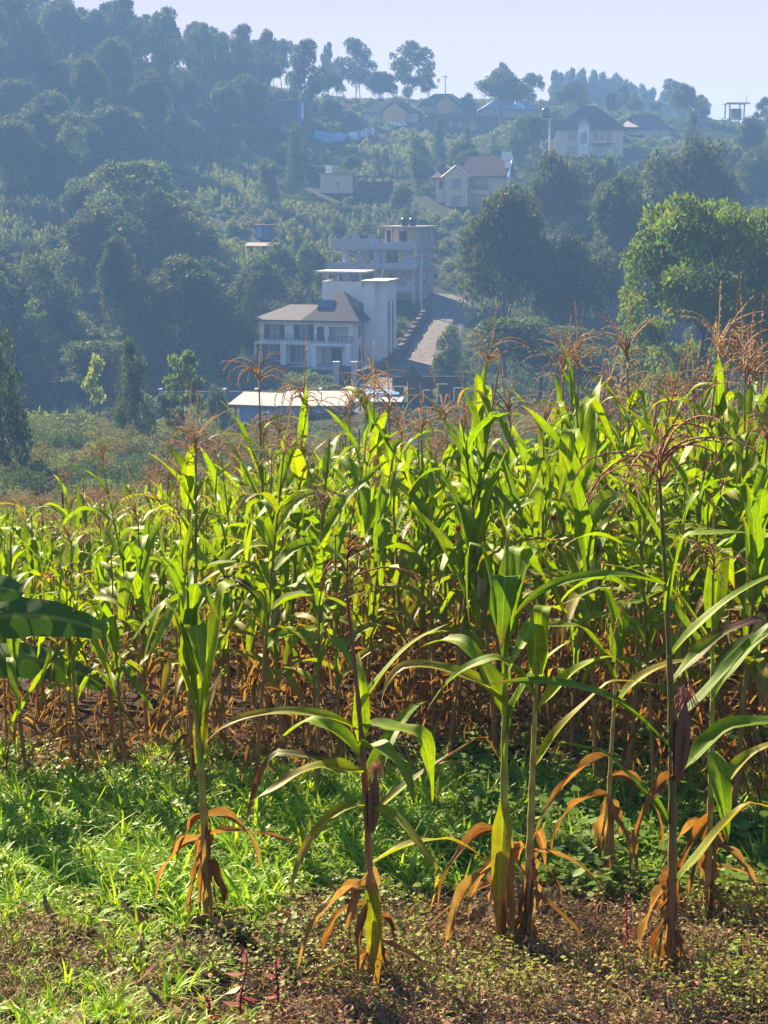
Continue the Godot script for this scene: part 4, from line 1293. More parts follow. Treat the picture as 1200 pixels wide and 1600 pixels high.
# ---------------------------------------------------------------- trees and shrubs
const TREES := [
	["cone", -24.5, 97.9, 9.6, 4.3, "dense dark green tree with narrow top at the left edge of the valley"],
	["young", -27.2, 143.7, 6.7, 2.7, "small bright yellow-green young tree on a thin bare trunk below the wooded slope"],
	["cone", -20.1, 122.2, 8.1, 4.0, "pointed mid green tree between the bright young tree and the feathery tree"],
	["feather", -15.7, 119.0, 7.6, 4.0, "feathery pale green tree with layered leaf sprays beside the walled yard"],
	["umbrella", -30.5, 161.5, 7.9, 10.2, "dark flat-topped tree behind the bright young tree"],
	["loose", -39.4, 183.2, 14.1, 8.4, "tall grey-green sunlit tree on the lower left slope"],
	["loose", -39.5, 175.6, 8.9, 6.2, "leaning pale tree beside the dark tree at the left edge"],
	["dome", -32.2, 187.6, 14.8, 6.3, "dark bushy tree with sunlit top, tallest on the lower left slope"],
	["cone", -20.5, 183.7, 9.8, 4.0, "small pointed tree with yellowish tip left of the white house"],
	["round", -14.7, 218.6, 9.3, 6.0, "rounded tree with lit leaves behind the left wing of the white house"],
	["round", -10.7, 223.2, 8.6, 5.5, "rounded tree touching the grey unfinished house"],
	["cone", -16.4, 188.7, 10.0, 3.6, "narrow dark tree just left of the white house"],
	["dome", 14.1, 178.3, 21.7, 12.3, "large domed dark tree below the house with the red gable roof"],
	["dome", 25.1, 226.6, 22.6, 11.1, "tall domed tree with rusty sunlit top in front of the dark-roofed house"],
	["round", 34.8, 252.4, 17.1, 8.3, "rounded green tree right of the rusty-topped dome"],
	["dome", 41.2, 215.3, 24.8, 17.0, "broad domed tree with rusty crown behind the bright tree"],
	["dome", 29.9, 198.6, 21.7, 10.7, "dark tree filling the gap between two domed trees"],
	["dome", 21.8, 173.5, 17.0, 10.9, "dark shaded tree above the flat layered tree"],
	["bright", 23.5, 112.0, 20.7, 13.7, "big bright green spreading tree standing behind the maize"],
	["umbrella", 15.4, 154.4, 9.5, 13.9, "flat-topped layered tree below the shaded wood"],
	["umbrella", 18.6, 145.0, 7.3, 11.0, "lower flat layered tree reaching toward the bright tree"],
	["round", 7.3, 174.1, 6.5, 4.2, "round pale bush-like tree on the right side of the dirt road"],
	["dome", 29.2, 390.8, 12.7, 15.5, "round dark tree on the skyline left of the blue-roofed house"],
	["euc", 6.9, 417.4, 17.4, 14.2, "tall airy tree on the skyline, right of its narrower twin"],
	["euc", -7.7, 425.0, 17.7, 12.0, "tall narrow airy tree on the skyline beside the yellow-gabled house"],
	["euc", -17.7, 358.3, 20.8, 10.2, "tall dark tree with split crown in front of the brick building"],
	["euc", -15.0, 431.4, 15.6, 4.5, "slim tree between two taller skyline trees"],
	["cone", 46.5, 372.5, 10.1, 4.5, "small dark conical tree behind the dark-roofed house"],
	["euc", -27.7, 377.0, 17.9, 7.0, "tall airy tree on the skyline, rightmost of the left ridge wood"],
	["euc", -32.4, 364.8, 19.3, 8.5, "tall feathery tree on the left ridge skyline"],
	["euc", -40.1, 357.2, 18.2, 8.9, "dark broad tree on the left ridge skyline"],
	["euc", -48.7, 357.2, 20.2, 9.5, "airy two-topped tree on the left ridge skyline"],
	["euc", -57.6, 357.2, 21.7, 10.1, "tall tree on the left ridge cut by the top of the picture"],
	["dome", -54.5, 321.7, 20.1, 10.2, "dark round-headed tree standing out below the left ridge"],
	["dome", -56.7, 303.9, 18.0, 9.9, "broad dark tree below the round-headed tree on the left slope"],
	["dome", -45.9, 309.4, 17.5, 10.1, "dark green tree left of the lone thin tree"],
	["pine", -39.7, 326.5, 15.7, 6.1, "lone thin tree with bare trunk in the small terraced clearing"],
	["dome", -29.9, 332.4, 15.0, 13.5, "dense dark tree right of the terraced clearing"],
	["round", -36.0, 348.8, 14.1, 6.2, "lit bushy tree at the top of the terraced clearing"],
	["dome", -60.2, 274.4, 14.7, 7.8, "yellowish sunlit tree on the left slope"],
	["loose", -52.5, 266.4, 13.9, 7.6, "lit tree with ragged top beside the yellowish tree"],
	["dome", -72.3, 328.5, 16.9, 11.1, "big dark tree near the upper left corner"],
	["euc", -78.2, 334.4, 23.0, 12.1, "tall dark tree in the upper left corner"],
	["dome", -70.9, 351.9, 20.1, 12.8, "dense dark crown near the top edge of the left ridge"],
	["dome", -64.0, 353.0, 18.9, 11.4, "dark crown beside the airy ridge tree"],
	["cone", -16.7, 296.7, 12.6, 5.6, "ragged narrow tree below the brick building"],
	["round", -20.3, 276.1, 9.1, 5.6, "round light green tree left of the cream hut"],
	["cone", -32.4, 325.5, 7.6, 4.0, "small pointed tree beside the dense dark tree"],
	["round", 6.7, 298.5, 10.0, 6.8, "lit bushy tree above the cream hut's timber frame"],
	["cone", 11.3, 326.5, 9.8, 4.5, "pointed green tree left of the red gable roof"],
	["cone", 16.9, 324.6, 8.5, 4.5, "slim pointed tree above the red gable roof"],
	["dome", 17.4, 301.2, 8.3, 9.8, "dark round tree behind the red gable roof"],
	["round", 27.4, 323.6, 9.9, 6.1, "lit green tree next to the black water tank"],
	["dome", 30.8, 326.5, 10.7, 7.2, "dark green tree below the black water tank"],
	["round", 21.2, 402.7, 5.4, 5.5, "dark round tree between the yellow-gabled houses and the blue roof"],
	["round", 40.2, 374.8, 5.4, 6.1, "sunlit tree on the ridge left of the dark roof"],
	["round", 3.2, 276.1, 7.0, 5.0, "leafy tree in front of the timber frame"],
	["dome", -7.8, 372.5, 4.6, 5.1, "dark round tree above the corrugated fence"],
	["cone", 60.7, 311.2, 15.1, 5.6, "dark pointed tree right of the far dark roofs"],
	["dome", 71.5, 310.3, 14.5, 7.6, "dark tree below the water tower"],
	["round", 61.7, 284.5, 13.0, 9.3, "green tree below the dark tree by the water tower"],
	["dome", 63.3, 266.4, 14.4, 9.8, "green tree at the right edge above the bright tree"],
	["dome", 49.6, 238.4, 16.1, 11.8, "rusty tinted tree behind the top of the bright tree"],
	["dome", 50.7, 207.1, 15.9, 10.3, "shaded tree at the right edge beside the bright tree"],
	["euc", 87.6, 364.8, 11.1, 5.9, "airy tree on the skyline at the right edge"],
	["round", -15.6, 142.4, 4.8, 2.4, "small dark tree inside the walled yard"],
	["ridge", 56.5, 525.2, 14.3, 7.0, "tall slender tree in the hazy row along the far right ridge"],
	["ridge", 57.6, 523.3, 14.3, 7.0, "tall slender tree in the hazy row along the far right ridge"],
	["ridge", 64.1, 560.0, 17.4, 7.5, "tall slender tree in the hazy row along the far right ridge"],
	["ridge", 63.1, 546.8, 16.5, 7.3, "tall slender tree in the hazy row along the far right ridge"],
	["ridge", 61.8, 525.3, 15.4, 7.0, "tall slender tree in the hazy row along the far right ridge"],
	["ridge", 68.6, 561.4, 18.3, 7.5, "tall slender tree in the hazy row along the far right ridge"],
	["ridge", 65.9, 529.7, 15.5, 7.1, "tall slender tree in the hazy row along the far right ridge"],
	["ridge", 70.5, 556.6, 17.2, 7.4, "tall slender tree in the hazy row along the far right ridge"],
	["ridge", 68.0, 524.3, 14.2, 7.0, "tall slender tree in the hazy row along the far right ridge"],
	["ridge", 71.8, 545.3, 17.0, 7.3, "tall slender tree in the hazy row along the far right ridge"],
	["ridge", 70.1, 524.5, 13.0, 7.0, "tall slender tree in the hazy row along the far right ridge"],
	["ridge", 75.2, 547.4, 16.8, 7.3, "tall slender tree in the hazy row along the far right ridge"],
	["ridge", 76.8, 548.6, 15.3, 7.3, "tall slender tree in the hazy row along the far right ridge"],
	["ridge", 77.7, 545.4, 16.0, 7.3, "tall slender tree in the hazy row along the far right ridge"],
	["ridge", 78.2, 541.6, 16.1, 7.2, "tall slender tree in the hazy row along the far right ridge"],
	["ridge", 82.0, 560.6, 20.1, 7.5, "tall slender tree in the hazy row along the far right ridge"],
	["ridge", 81.7, 551.3, 17.2, 7.4, "tall slender tree in the hazy row along the far right ridge"],
	["ridge", 82.6, 543.6, 15.4, 7.2, "tall slender tree in the hazy row along the far right ridge"],
	["ridge", 82.4, 529.8, 13.0, 7.1, "tall slender tree in the hazy row along the far right ridge"],
	["ridge", 86.2, 551.6, 16.6, 7.4, "tall slender tree in the hazy row along the far right ridge"],
	["ridge", 88.7, 557.3, 17.1, 7.4, "tall slender tree in the hazy row along the far right ridge"],
	["ridge", 91.7, 565.2, 18.1, 7.5, "tall slender tree in the hazy row along the far right ridge"],
	["ridge", 86.9, 531.4, 11.4, 7.1, "tall slender tree in the hazy row along the far right ridge"],
	["ridge", 89.0, 531.9, 12.4, 7.1, "tall slender tree in the hazy row along the far right ridge"],
	["ridge", 91.7, 543.0, 14.6, 7.2, "tall slender tree in the hazy row along the far right ridge"],
	["ridge", 97.6, 564.8, 13.1, 7.5, "tall slender tree in the hazy row along the far right ridge"],
	["ridge", 99.7, 568.0, 15.7, 7.6, "tall slender tree in the hazy row along the far right ridge"],
	["ridge", 100.6, 568.3, 13.1, 7.6, "tall slender tree in the hazy row along the far right ridge"],
	["ridge", 102.0, 567.2, 12.8, 7.6, "tall slender tree in the hazy row along the far right ridge"],
	["ridge", 98.0, 534.7, 11.1, 7.1, "tall slender tree in the hazy row along the far right ridge"],
	["ridge", 97.4, 526.8, 9.3, 7.0, "tall slender tree in the hazy row along the far right ridge"],
	["ridge", 101.3, 536.6, 10.8, 7.2, "tall slender tree in the hazy row along the far right ridge"],
	["ridge", 99.9, 528.5, 7.7, 7.0, "tall slender tree in the hazy row along the far right ridge"],
	["ridge", 102.9, 534.5, 9.6, 7.1, "tall slender tree in the hazy row along the far right ridge"],
]

# each house and each cleared plot looks out over the valley: [x/d from, x/d to, d, slope of its foot]; the woods leave that outlook open
const OUTLOOK := [[-0.086, 0.006, 188.0, -0.1041], [-0.033, 0.041, 230.0, -0.0557], [0.031, 0.080, 287.0, 0.0010], [0.106, 0.151, 347.0, 0.0328], [0.144, 0.182, 372.0, 0.0458], [-0.042, 0.005, 296.0, 0.0066], [-0.088, -0.066, 246.0, -0.0313], [-0.069, -0.047, 357.0, 0.0466], [-0.043, -0.007, 358.0, 0.0399], [-0.016, 0.051, 398.0, 0.0517], [0.026, 0.093, 384.0, 0.0446], [0.214, 0.235, 400.0, 0.0509], [-0.017, 0.044, 170.0, -0.1146], [-0.103, 0.010, 150.0, -0.1356], [-0.144, -0.104, 330.0, 0.0320], [-0.108, -0.078, 285.0, -0.0018], [-0.246, -0.216, 262.0, -0.0139]]

func blocks_outlook(x: float, d: float, h: float, w: float) -> bool:
	for o in OUTLOOK:
		if d < o[2] and (x + w * 0.5) / d > o[0] and (x - w * 0.5) / d < o[1] and (ground(x, d) + h - CAM_Y) / d > o[3]:
			return true
	return false

func make_trees() -> void:
	rng.seed = 101
	for t in TREES:
		if t[3] < 4.0:
			continue
		plant_tree(t[0], t[1], t[2], t[3], t[4], t[5], "trees in the hazy row on the far ridge" if t[0] == "ridge" else "trees of the valley and the hillside")
	# woods between them: the trees one cannot tell apart
	var zones := [
		[-95.0, -14.0, 178.0, 262.0, 58, ["dome", "round", "cone", "loose"], "in the wood left of the white house"],
		[-95.0, -32.0, 262.0, 352.0, 62, ["dome", "dome", "round", "loose", "cone"], "on the steep wooded left slope"],
		[-100.0, -24.0, 352.0, 410.0, 56, ["euc", "dome", "euc"], "in the wood along the left ridge"],
		[16.0, 75.0, 170.0, 300.0, 52, ["dome", "dome", "round"], "in the dense wood behind the bright tree"],
		[-30.0, 34.0, 236.0, 284.0, 14, ["round", "cone"], "on the terraces below the cream hut and the gabled house"],
		[-22.0, 60.0, 300.0, 372.0, 30, ["round", "cone", "dome"], "among the upper gardens"],
		[-20.0, 92.0, 392.0, 450.0, 24, ["euc", "round", "dome"], "behind the houses on the ridge"]]
	for z in zones:
		var made := 0
		var tries := 0
		while made < z[4] and tries < 1500:
			tries += 1
			var d := rr(z[2], z[3])
			var x := rr(z[0], z[1])
			if absf(x) > 0.27 * d + 4.0 or not is_open(x, d, 2.5):
				continue
			var k: String = z[5][rng.randi() % z[5].size()]
			var h := rr(8, 15)
			match k:
				"round": h = rr(5, 9)
				"cone": h = rr(6, 10)
				"euc": h = rr(10, 16)
			if z[2] > 230 and z[2] < 310 and z[0] > -35:
				h *= 0.62
			if z[2] > 390:
				h *= 0.7
			var w := h * (rr(0.5, 0.7) if k in ["euc", "cone"] else rr(0.8, 1.15))
			if blocks_outlook(x, d, h, w):
				continue
			var look: String = {"dome": "dark domed tree", "round": "small rounded tree", "cone": "pointed tree", "loose": "loose pale tree", "euc": "tall airy tree"}[k]
			plant_tree(k, x, d, h, w, look + " " + z[6], "trees " + z[6])
			made += 1

func bush_mesh(n: int, size: float, c0: Color, c1: Color) -> ArrayMesh:
	var lobes := []
	for i in 9:
		var a := rr(0, TAU)
		var q := sqrt(rng.randf()) * 0.7
		var r := rr(0.25, 0.45)
		lobes.append([Vector3(cos(a) * q, rr(0.1, 0.55) * (1.1 - q), sin(a) * q), Vector3(r, r * 0.8, r)])
	var mb := MB.new()
	crown_leaves(mb, lobes, n, size, [c0, c1])
	return mb.mesh(M.tree_leaf)

func make_undergrowth() -> void:
	rng.seed = 201
	var under := stuff("undergrowth", "shrubs, weeds and low growth covering the valley and the hillside", "undergrowth")
	var kinds := [bush_mesh(420, 0.17, Color(0.061, 0.094, 0.022), Color(0.094, 0.127, 0.028)), bush_mesh(420, 0.16, Color(0.039, 0.066, 0.017), Color(0.061, 0.088, 0.022)), bush_mesh(400, 0.22, Color(0.121, 0.160, 0.033), Color(0.176, 0.198, 0.044)), bush_mesh(420, 0.17, Color(0.110, 0.105, 0.039), Color(0.154, 0.132, 0.055))]
	for i in 4:
		var c: Array = [[Color(0.06, 0.10, 0.025), Color(0.10, 0.14, 0.03)], [Color(0.04, 0.07, 0.02), Color(0.06, 0.09, 0.025)], [Color(0.12, 0.16, 0.035), Color(0.18, 0.20, 0.05)], [Color(0.11, 0.11, 0.04), Color(0.16, 0.14, 0.06)]][i]
		kinds.append(bush_mesh(1500, 0.075, c[0], c[1]))
	var lists := [[], [], [], [], [], [], [], []]
	for i in 13000:
		var d := lerpf(52.0, 440.0, pow(rng.randf(), 0.75))
		var x := rr(-1, 1) * (0.28 * d + 8.0)
		if not is_open(x, d, 0.5):
			continue
		var n := noise.get_noise_2d(x * 3.0, d * 3.0)
		var k := 0
		if n > 0.12: k = 2 if rng.randf() < 0.7 else 3
		elif n < -0.15: k = 1
		else: k = rng.randi() % 4
		var s := rr(0.6, 2.0) * (0.7 if d < 70 else 1.0)
		if d < 140.0:
			k += 4
		lists[k].append(xform(spot(x, d) + Vector3(0, -0.1, 0), rr(0, TAU), Vector3(s, s * rr(0.6, 1.5), s)))
	for k in 8:
		scatter(under, "shrubs", kinds[k], lists[k])
	# plots of maize on the far slope
	var crop := MB.new()
	for i in 16:
		var a := rr(0, TAU)
		var o := Vector3(cos(a), 0, sin(a))
		var t := (Vector3.UP + o * rr(0.2, 0.9)).normalized()
		crop.leaf(Vector3(0, rr(0.1, 1.1), 0), t, t.cross(o).normalized(), rr(0.6, 1.0), 0.13, tint(Color(0.17, 0.21, 0.05), 0.25))
	var cm := crop.mesh(M.tree_leaf)
	var cx := []
	for p in [[-66, -50, 232, 262], [-60, -48, 196, 214], [-50, -33, 300, 336], [-33, -22, 270, 318], [-26, -16, 232, 244], [-18, 8, 240, 284], [-6, 10, 314, 350], [-52, -40, 150, 166]]:
		for i in 420:
			var x := rr(p[0], p[1])
			var d := roundf(rr(p[2], p[3]) / 1.1) * 1.1
			if is_open(x, d):
				cx.append(xform(spot(x, d), rr(0, TAU), Vector3.ONE * rr(0.8, 1.4)))
	var plots := stuff("hillside_crops", "small plots of pale green crops on the far hillside", "crops")
	scatter(plots, "crops", cm, cx)
	# bushes one can tell apart on the near side of the valley
	var spots := [[-19.5, 96.0, 2.6, 2, "bright green bush beside the dark tree at the left edge"], [-15.5, 98.0, 2.4, 1, "dark green bush beneath the feathery tree"], [-12.0, 92.0, 2.2, 2, "yellow-green bush below the walled yard"], [-20.5, 82.0, 2.0, 0, "low bush in front of the dark tree at the left edge"], [-13.5, 80.0, 2.0, 2, "low bright bush in the valley, second from the dark tree"], [-9.0, 84.0, 2.1, 0, "low green bush between the bright bush and the tin shack"], [-5.0, 100.0, 2.4, 2, "leafy bush in front of the tin shack"], [-1.5, 104.0, 2.2, 0, "green bush in front of the blue shelter"], [3.5, 108.0, 2.4, 2, "green bush in front of the stone ruin"], [-17.0, 112.0, 2.6, 3, "brownish bush under the bright young tree"], [-24.0, 118.0, 2.8, 2, "pale bush left of the bright young tree"], [8.0, 112.0, 2.6, 1, "dark bush right of the stone ruin"]]
	for b in spots:
		var o := thing("bush", b[4], "bush", spot(b[0], b[1]), rr(0, TAU), "bushes along the valley floor")
		part(o, "crown", kinds[b[3] + 4]).scale = Vector3(b[2], b[2] * 0.85, b[2])
		var st := MB.new()
		for i in 4:
			st.rod(Vector3(0, -0.1, 0), Vector3(rr(-0.5, 0.5), b[2] * 0.6, rr(-0.5, 0.5)), 0.05, 0.02, Color(0.1, 0.075, 0.05))
		part(o, "trunk", st.mesh(M.bark))

# ---------------------------------------------------------------- the field
func field_height(x: float, d: float) -> float:
	var k := lerpf(0.76, 1.04, ss(-0.22, 0.02, x / d))
	return lerpf(k, 1.09, ss(0.08, 0.25, x / d)) * lerpf(1.0, 0.92, ss(14, 30, d))

func make_field() -> void:
	rng.seed = 202
	var protos := []
	for i in 14:
		protos.append(maize_proto(rr(1.85, 2.3), rr(0.24, 0.40), i % 2 == 0, 1 if i % 3 == 0 else 0))
	var merged_ := []
	for i in 8:
		merged_.append(merged(protos[i]))
	var want := []
	var d := 8.7
	while d < 50.0:
		var x := -(0.28 * d + 2.5)
		while x < 0.28 * d + 2.5:
			var px := x + rr(-0.12, 0.12)
			var pd := d + rr(-0.12, 0.12)
			var front := 8.8 - 0.8 * ss(1.2, 2.2, px) + 0.25 * sin(px * 2.3)
			if pd > front and not (px < -0.2 * pd - 1.0 and pd < 13.0 and pd > 10.5) and rng.randf() < 0.93:
				want.append([px, pd])
			x += 0.35 if d < 20 else 0.42
		d += 0.68 if d < 20 else 0.8
	for e in [[1.55, 8.3], [1.95, 8.1], [2.3, 8.35], [1.75, 8.75], [2.15, 8.8], [2.55, 8.9], [1.3, 8.9]]:
		want.append(e)
	want.sort_custom(func(a, b): return a[1] < b[1])
	var far := [[], [], [], [], [], [], [], []]
	var made := 0
	for e in want:
		var x: float = e[0]
		var dd: float = e[1]
		var k := field_height(x, dd) * rr(0.80, 1.16)
		var lean := rr(0, 0.10)
		var xf := xform(spot(x, dd), rr(0, TAU), Vector3.ONE * k, lean, rr(0, TAU))
		if made < 275 and absf(x) < 0.255 * dd + 0.1:
			var o: Node3D = protos[rng.randi() % protos.size()].duplicate()
			o.name = numbered("maize_plant")
			add_child(o)
			o.transform = xf
			var q := x / dd
			var where: String = "left of the leftmost front plant" if q < -0.13 else "right of the leftmost front plant" if q < -0.05 else "behind the centre front plant" if q < 0.045 else "behind the close-set front pair" if q < 0.12 else "behind the rightmost front plant" if q < 0.2 else "along the right edge"
			var depth: String = "maize plant at the near edge of the field, " if dd < 9.7 else "maize plant a few rows into the field, " if dd < 12.5 else "maize plant deep in the field, "
			var lab := depth + where
			tag(o, lab, "maize plant", "maize plants of the field, " + where)
			made += 1
		else:
			far[rng.randi() % 8].append(xf)
	var tall := [[-1.28, 9.6, 2.5], [-0.8, 10.2, 2.9], [-0.7, 10.8, 2.6], [-0.13, 10.6, 2.8], [0.28, 11.2, 2.6], [0.47, 10.0, 3.0], [0.76, 9.9, 2.6], [1.24, 11.0, 3.1], [1.32, 10.2, 3.0], [1.78, 11.5, 2.8], [2.03, 9.4, 3.1], [2.11, 8.6, 3.0], [-1.95, 9.3, 1.7], [-1.62, 10.0, 2.0]]
	var tall_where := ["leftmost of those standing above the field", "with the highest tassel left of the white house's foot", "close behind the high-tasselled one near the tin shack", "just below the blue shelter", "below the stone ruin", "right of the dirt road's foot", "behind the folded-leaf front plant", "under the flat layered tree, left of a pair", "under the flat layered tree, right of a pair", "left of the bright tree's trunk", "below the bright tree", "at the right edge, highest of all", "short, near the banana leaves", "between banana leaves and leftmost front plant"]
	for i in tall.size():
		var e: Array = tall[i]
		var o := maize_proto(e[2] - 0.42, rr(0.26, 0.36), true, i % 2)
		o.name = numbered("maize_plant")
		add_child(o)
		o.transform = xform(spot(e[0], e[1]), rr(0, TAU), Vector3.ONE, 0.03, rr(0, TAU))
		tag(o, "tasselled maize plant of the field, " + tall_where[i], "maize plant", "maize plants standing out of the field")
	var crowd := stuff("maize_crowd", "mass of further maize plants with brown tassels filling the rest of the field", "maize field")
	for i in 8:
		scatter(crowd, "maize", merged_[i], far[i])
	for p in protos:
		p.free()
	print("maize ", made, " + ", want.size() - made)

func hero(label: String, x: float, d: float, h: float, bend: Vector3, r: float, top: Color, base: Color, leaves: Array, tassel: Dictionary) -> Node3D:
	# leaves: [style, height, azimuth in degrees (0 right, 180 left, -90 to the camera), leaf shape]
	var o := thing("maize_plant", label, "maize plant", spot(x, d), 0.0, "single maize plants in front of the field")
	part(o, "stalk", stalk_mesh(h, r, bend, top, base, 11))
	for l in leaves:
		var s: float = l[1] / h
		var shape: Dictionary = l[3]
		if l[0] != "dry" and not shape.has("ka") and rng.randf() < 0.6:      # many blades are creased part of the way out
			var kb := rr(20, 65)
			shape.merge({"ka": rr(0.4, 0.75), "kb": kb, "p1": maxf(shape.get("p0", 20.0), shape.get("p1", 130.0) - kb * 0.7), "wave": 0.25}, true)
		var p := part(o, "leaf", leaf_mesh(l[0], shape, 20, 3))
		p.position = Vector3(0, l[1], 0) + bend * s * s
		p.rotation.y = deg_to_rad(l[2])
	for i in 13:
		var y := rr(0.02, 0.42)
		var w := part(o, "leaf", leaf_mesh("dry", {"L": rr(0.15, 0.5), "W": rr(0.035, 0.10), "p0": [rr(100, 150), rr(160, 176), rr(168, 178)][i % 3], "p1": rr(168, 184), "pw": rr(0.3, 1.0), "tw": rr(-90, 90), "wave": 0.7, "fold": rr(30, 60)}, 12, 3))
		w.position = Vector3(0, y + 0.12, 0)
		w.rotation.y = rr(0, TAU)
	if not tassel.is_empty():
		var t := part(o, "tassel", tassel_mesh(tassel.size, tassel.n, tassel.open, tassel.col))
		t.position = Vector3(0, h * 0.985, 0) + bend * 0.97
	return o

func sheath_leaf(W: float, L: float, ka: float, kb: float) -> Dictionary:
	return {"L": L, "W": W, "p0": rr(4, 9), "p1": rr(14, 22), "pw": 1.0, "ka": ka, "kb": kb, "fold": 20.0, "tw": rr(-20, 20), "wave": 0.1}

func dry(L: float, p0 := 60.0, W := 0.09) -> Dictionary:
	return {"L": L, "W": W, "p0": p0, "p1": rr(168, 182), "pw": rr(0.35, 0.6), "tw": rr(-120, 120), "wave": 0.5, "fold": 40.0}

func make_heroes() -> void:
	rng.seed = 203
	var tan_ := Color(0.45, 0.27, 0.09)
	var lime := Color(0.26, 0.33, 0.05)
	var red := Color(0.20, 0.09, 0.06)
	var first := hero("short maize plant with broad upright folded leaves, leftmost of the front plants", -0.83, 6.73, 1.55, Vector3(-0.07, 0, 0), 0.021, lime, tan_, [
		["green", 0.86, 20, sheath_leaf(0.15, 1.05, 0.70, 150)], ["green", 0.98, 190, sheath_leaf(0.14, 0.86, 0.62, 140)], ["green", 1.08, -75, sheath_leaf(0.14, 0.62, 0.55, 120)],
		["green", 1.15, 120, sheath_leaf(0.11, 0.6, 0.6, 100)], ["green", 1.3, -30, sheath_leaf(0.10, 0.46, 0.6, 130)], ["half", 0.92, 215, {"L": 0.62, "W": 0.090, "p0": 12.0, "p1": 40.0, "ka": 0.55, "kb": 130.0}],
		["half", 0.75, 60, {"L": 0.44, "W": 0.090, "p0": 6.0, "p1": 40.0}],
		["dry", 0.42, 5, {"L": 0.44, "W": 0.072, "p0": 80.0, "p1": 120.0, "wave": 0.4}], ["dry", 0.40, 170, dry(0.42)], ["dry", 0.30, -60, dry(0.30)], ["dry", 0.34, 100, dry(0.34)], ["dry", 0.5, 10, dry(0.4, 30.0)]], {})
	first.scale = Vector3.ONE * 1.07
	var b := hero("maize plant with thin dark tassel and spreading curled leaves over bare soil, centre front", -0.05, 5.88, 1.72, Vector3(-0.10, 0, 0.02), 0.019, red, tan_, [
		["half", 1.12, 178, {"L": 0.69, "W": 0.068, "p0": 62.0, "p1": 142.0, "pw": 1.3, "tw": 40.0}],
		["purple", 0.90, 176, {"L": 0.76, "W": 0.077, "p0": 55.0, "p1": 162.0, "pw": 1.1, "tw": 40.0}],
		["green", 1.0, 150, {"L": 0.55, "W": 0.108, "p0": 55.0, "p1": 120.0}], ["half", 0.94, 205, {"L": 0.53, "W": 0.108, "p0": 70.0, "p1": 110.0}],
		["half", 0.80, 222, {"L": 0.58, "W": 0.068, "p0": 60.0, "p1": 180.0, "pw": 0.8}],
		["green", 1.14, -20, {"L": 0.55, "W": 0.108, "p0": 75.0, "p1": 165.0, "pw": 0.8, "tw": -30.0}], ["green", 1.05, -60, {"L": 0.48, "W": 0.117, "p0": 70.0, "p1": 150.0, "tw": 20.0}],
		["purple", 0.74, 8, {"L": 0.70, "W": 0.063, "p0": 46.0, "p1": 70.0, "ka": 0.86, "kb": 80.0, "tw": 60.0}],
		["half", 0.54, -4, {"L": 0.58, "W": 0.068, "p0": 52.0, "p1": 138.0, "tw": 30.0}],
		["green", 1.08, 95, {"L": 0.40, "W": 0.081, "p0": 8.0, "p1": 40.0}], ["green", 1.2, 20, {"L": 0.53, "W": 0.072, "p0": 30.0, "p1": 70.0}], ["green", 0.85, 60, {"L": 0.62, "W": 0.090, "p0": 40.0, "p1": 100.0}],
		["half", 0.46, -80, {"L": 0.46, "W": 0.090, "p0": 150.0, "p1": 178.0, "wave": 0.3}], ["half", 0.82, -50, {"L": 0.66, "W": 0.063, "p0": 80.0, "p1": 178.0, "pw": 0.6}],
		["dry", 0.45, 190, dry(0.5)], ["dry", 0.36, 150, dry(0.42)], ["dry", 0.22, -30, {"L": 0.37, "W": 0.063, "p0": 95.0, "p1": 125.0}], ["dry", 0.16, 200, {"L": 0.35, "W": 0.072, "p0": 100.0, "p1": 112.0}], ["dry", 0.4, -100, dry(0.4)], ["dry", 0.3, 60, dry(0.34)]],
		{"size": 0.5, "n": 9, "open": 1.7, "col": Color(0.24, 0.10, 0.06)})
	var eb := part(b, "ear", lib.ear_dark[0])
	part(eb, "silk", lib.ear_dark[1])
	eb.transform = Transform3D(Basis(Vector3(0, 0, 1), -0.06).scaled_local(Vector3(0.62, 0.85, 0.62)), Vector3(0.0, 0.70, 0.03))
	var folded := hero("maize plant with two large folded green leaves at the top, left of a close neighbour", 0.53, 6.41, 1.65, Vector3(0.0, 0, -0.04), 0.02, lime, tan_, [
		["green", 1.08, 178, sheath_leaf(0.16, 0.92, 0.66, 155)], ["green", 1.14, 8, sheath_leaf(0.15, 0.82, 0.62, 150)], ["green", 1.28, -100, sheath_leaf(0.14, 0.55, 0.5, 140)], ["green", 1.36, 40, sheath_leaf(0.12, 0.5, 0.55, 120)],
		["half", 1.0, 182, {"L": 0.63, "W": 0.090, "p0": 40.0, "p1": 160.0, "tw": 30.0}], ["green", 0.92, 10, {"L": 0.44, "W": 0.081, "p0": 20.0, "p1": 60.0}], ["green", 0.96, 130, {"L": 0.62, "W": 0.099, "p0": 30.0, "p1": 110.0}],
		["green", 0.78, 20, {"L": 0.32, "W": 0.090, "p0": 5.0, "p1": 25.0}],
		["dry", 0.55, -70, {"L": 0.53, "W": 0.108, "p0": 165.0, "p1": 178.0, "wave": 0.5}], ["dry", 0.5, 160, dry(0.5)], ["dry", 0.4, 200, dry(0.5, 100.0)], ["half", 0.62, -100, {"L": 0.51, "W": 0.090, "p0": 150.0, "p1": 176.0}], ["dry", 0.3, 180, {"L": 0.35, "W": 0.063, "p0": 110.0, "p1": 140.0}]], {})
	folded.scale = Vector3.ONE * 1.15
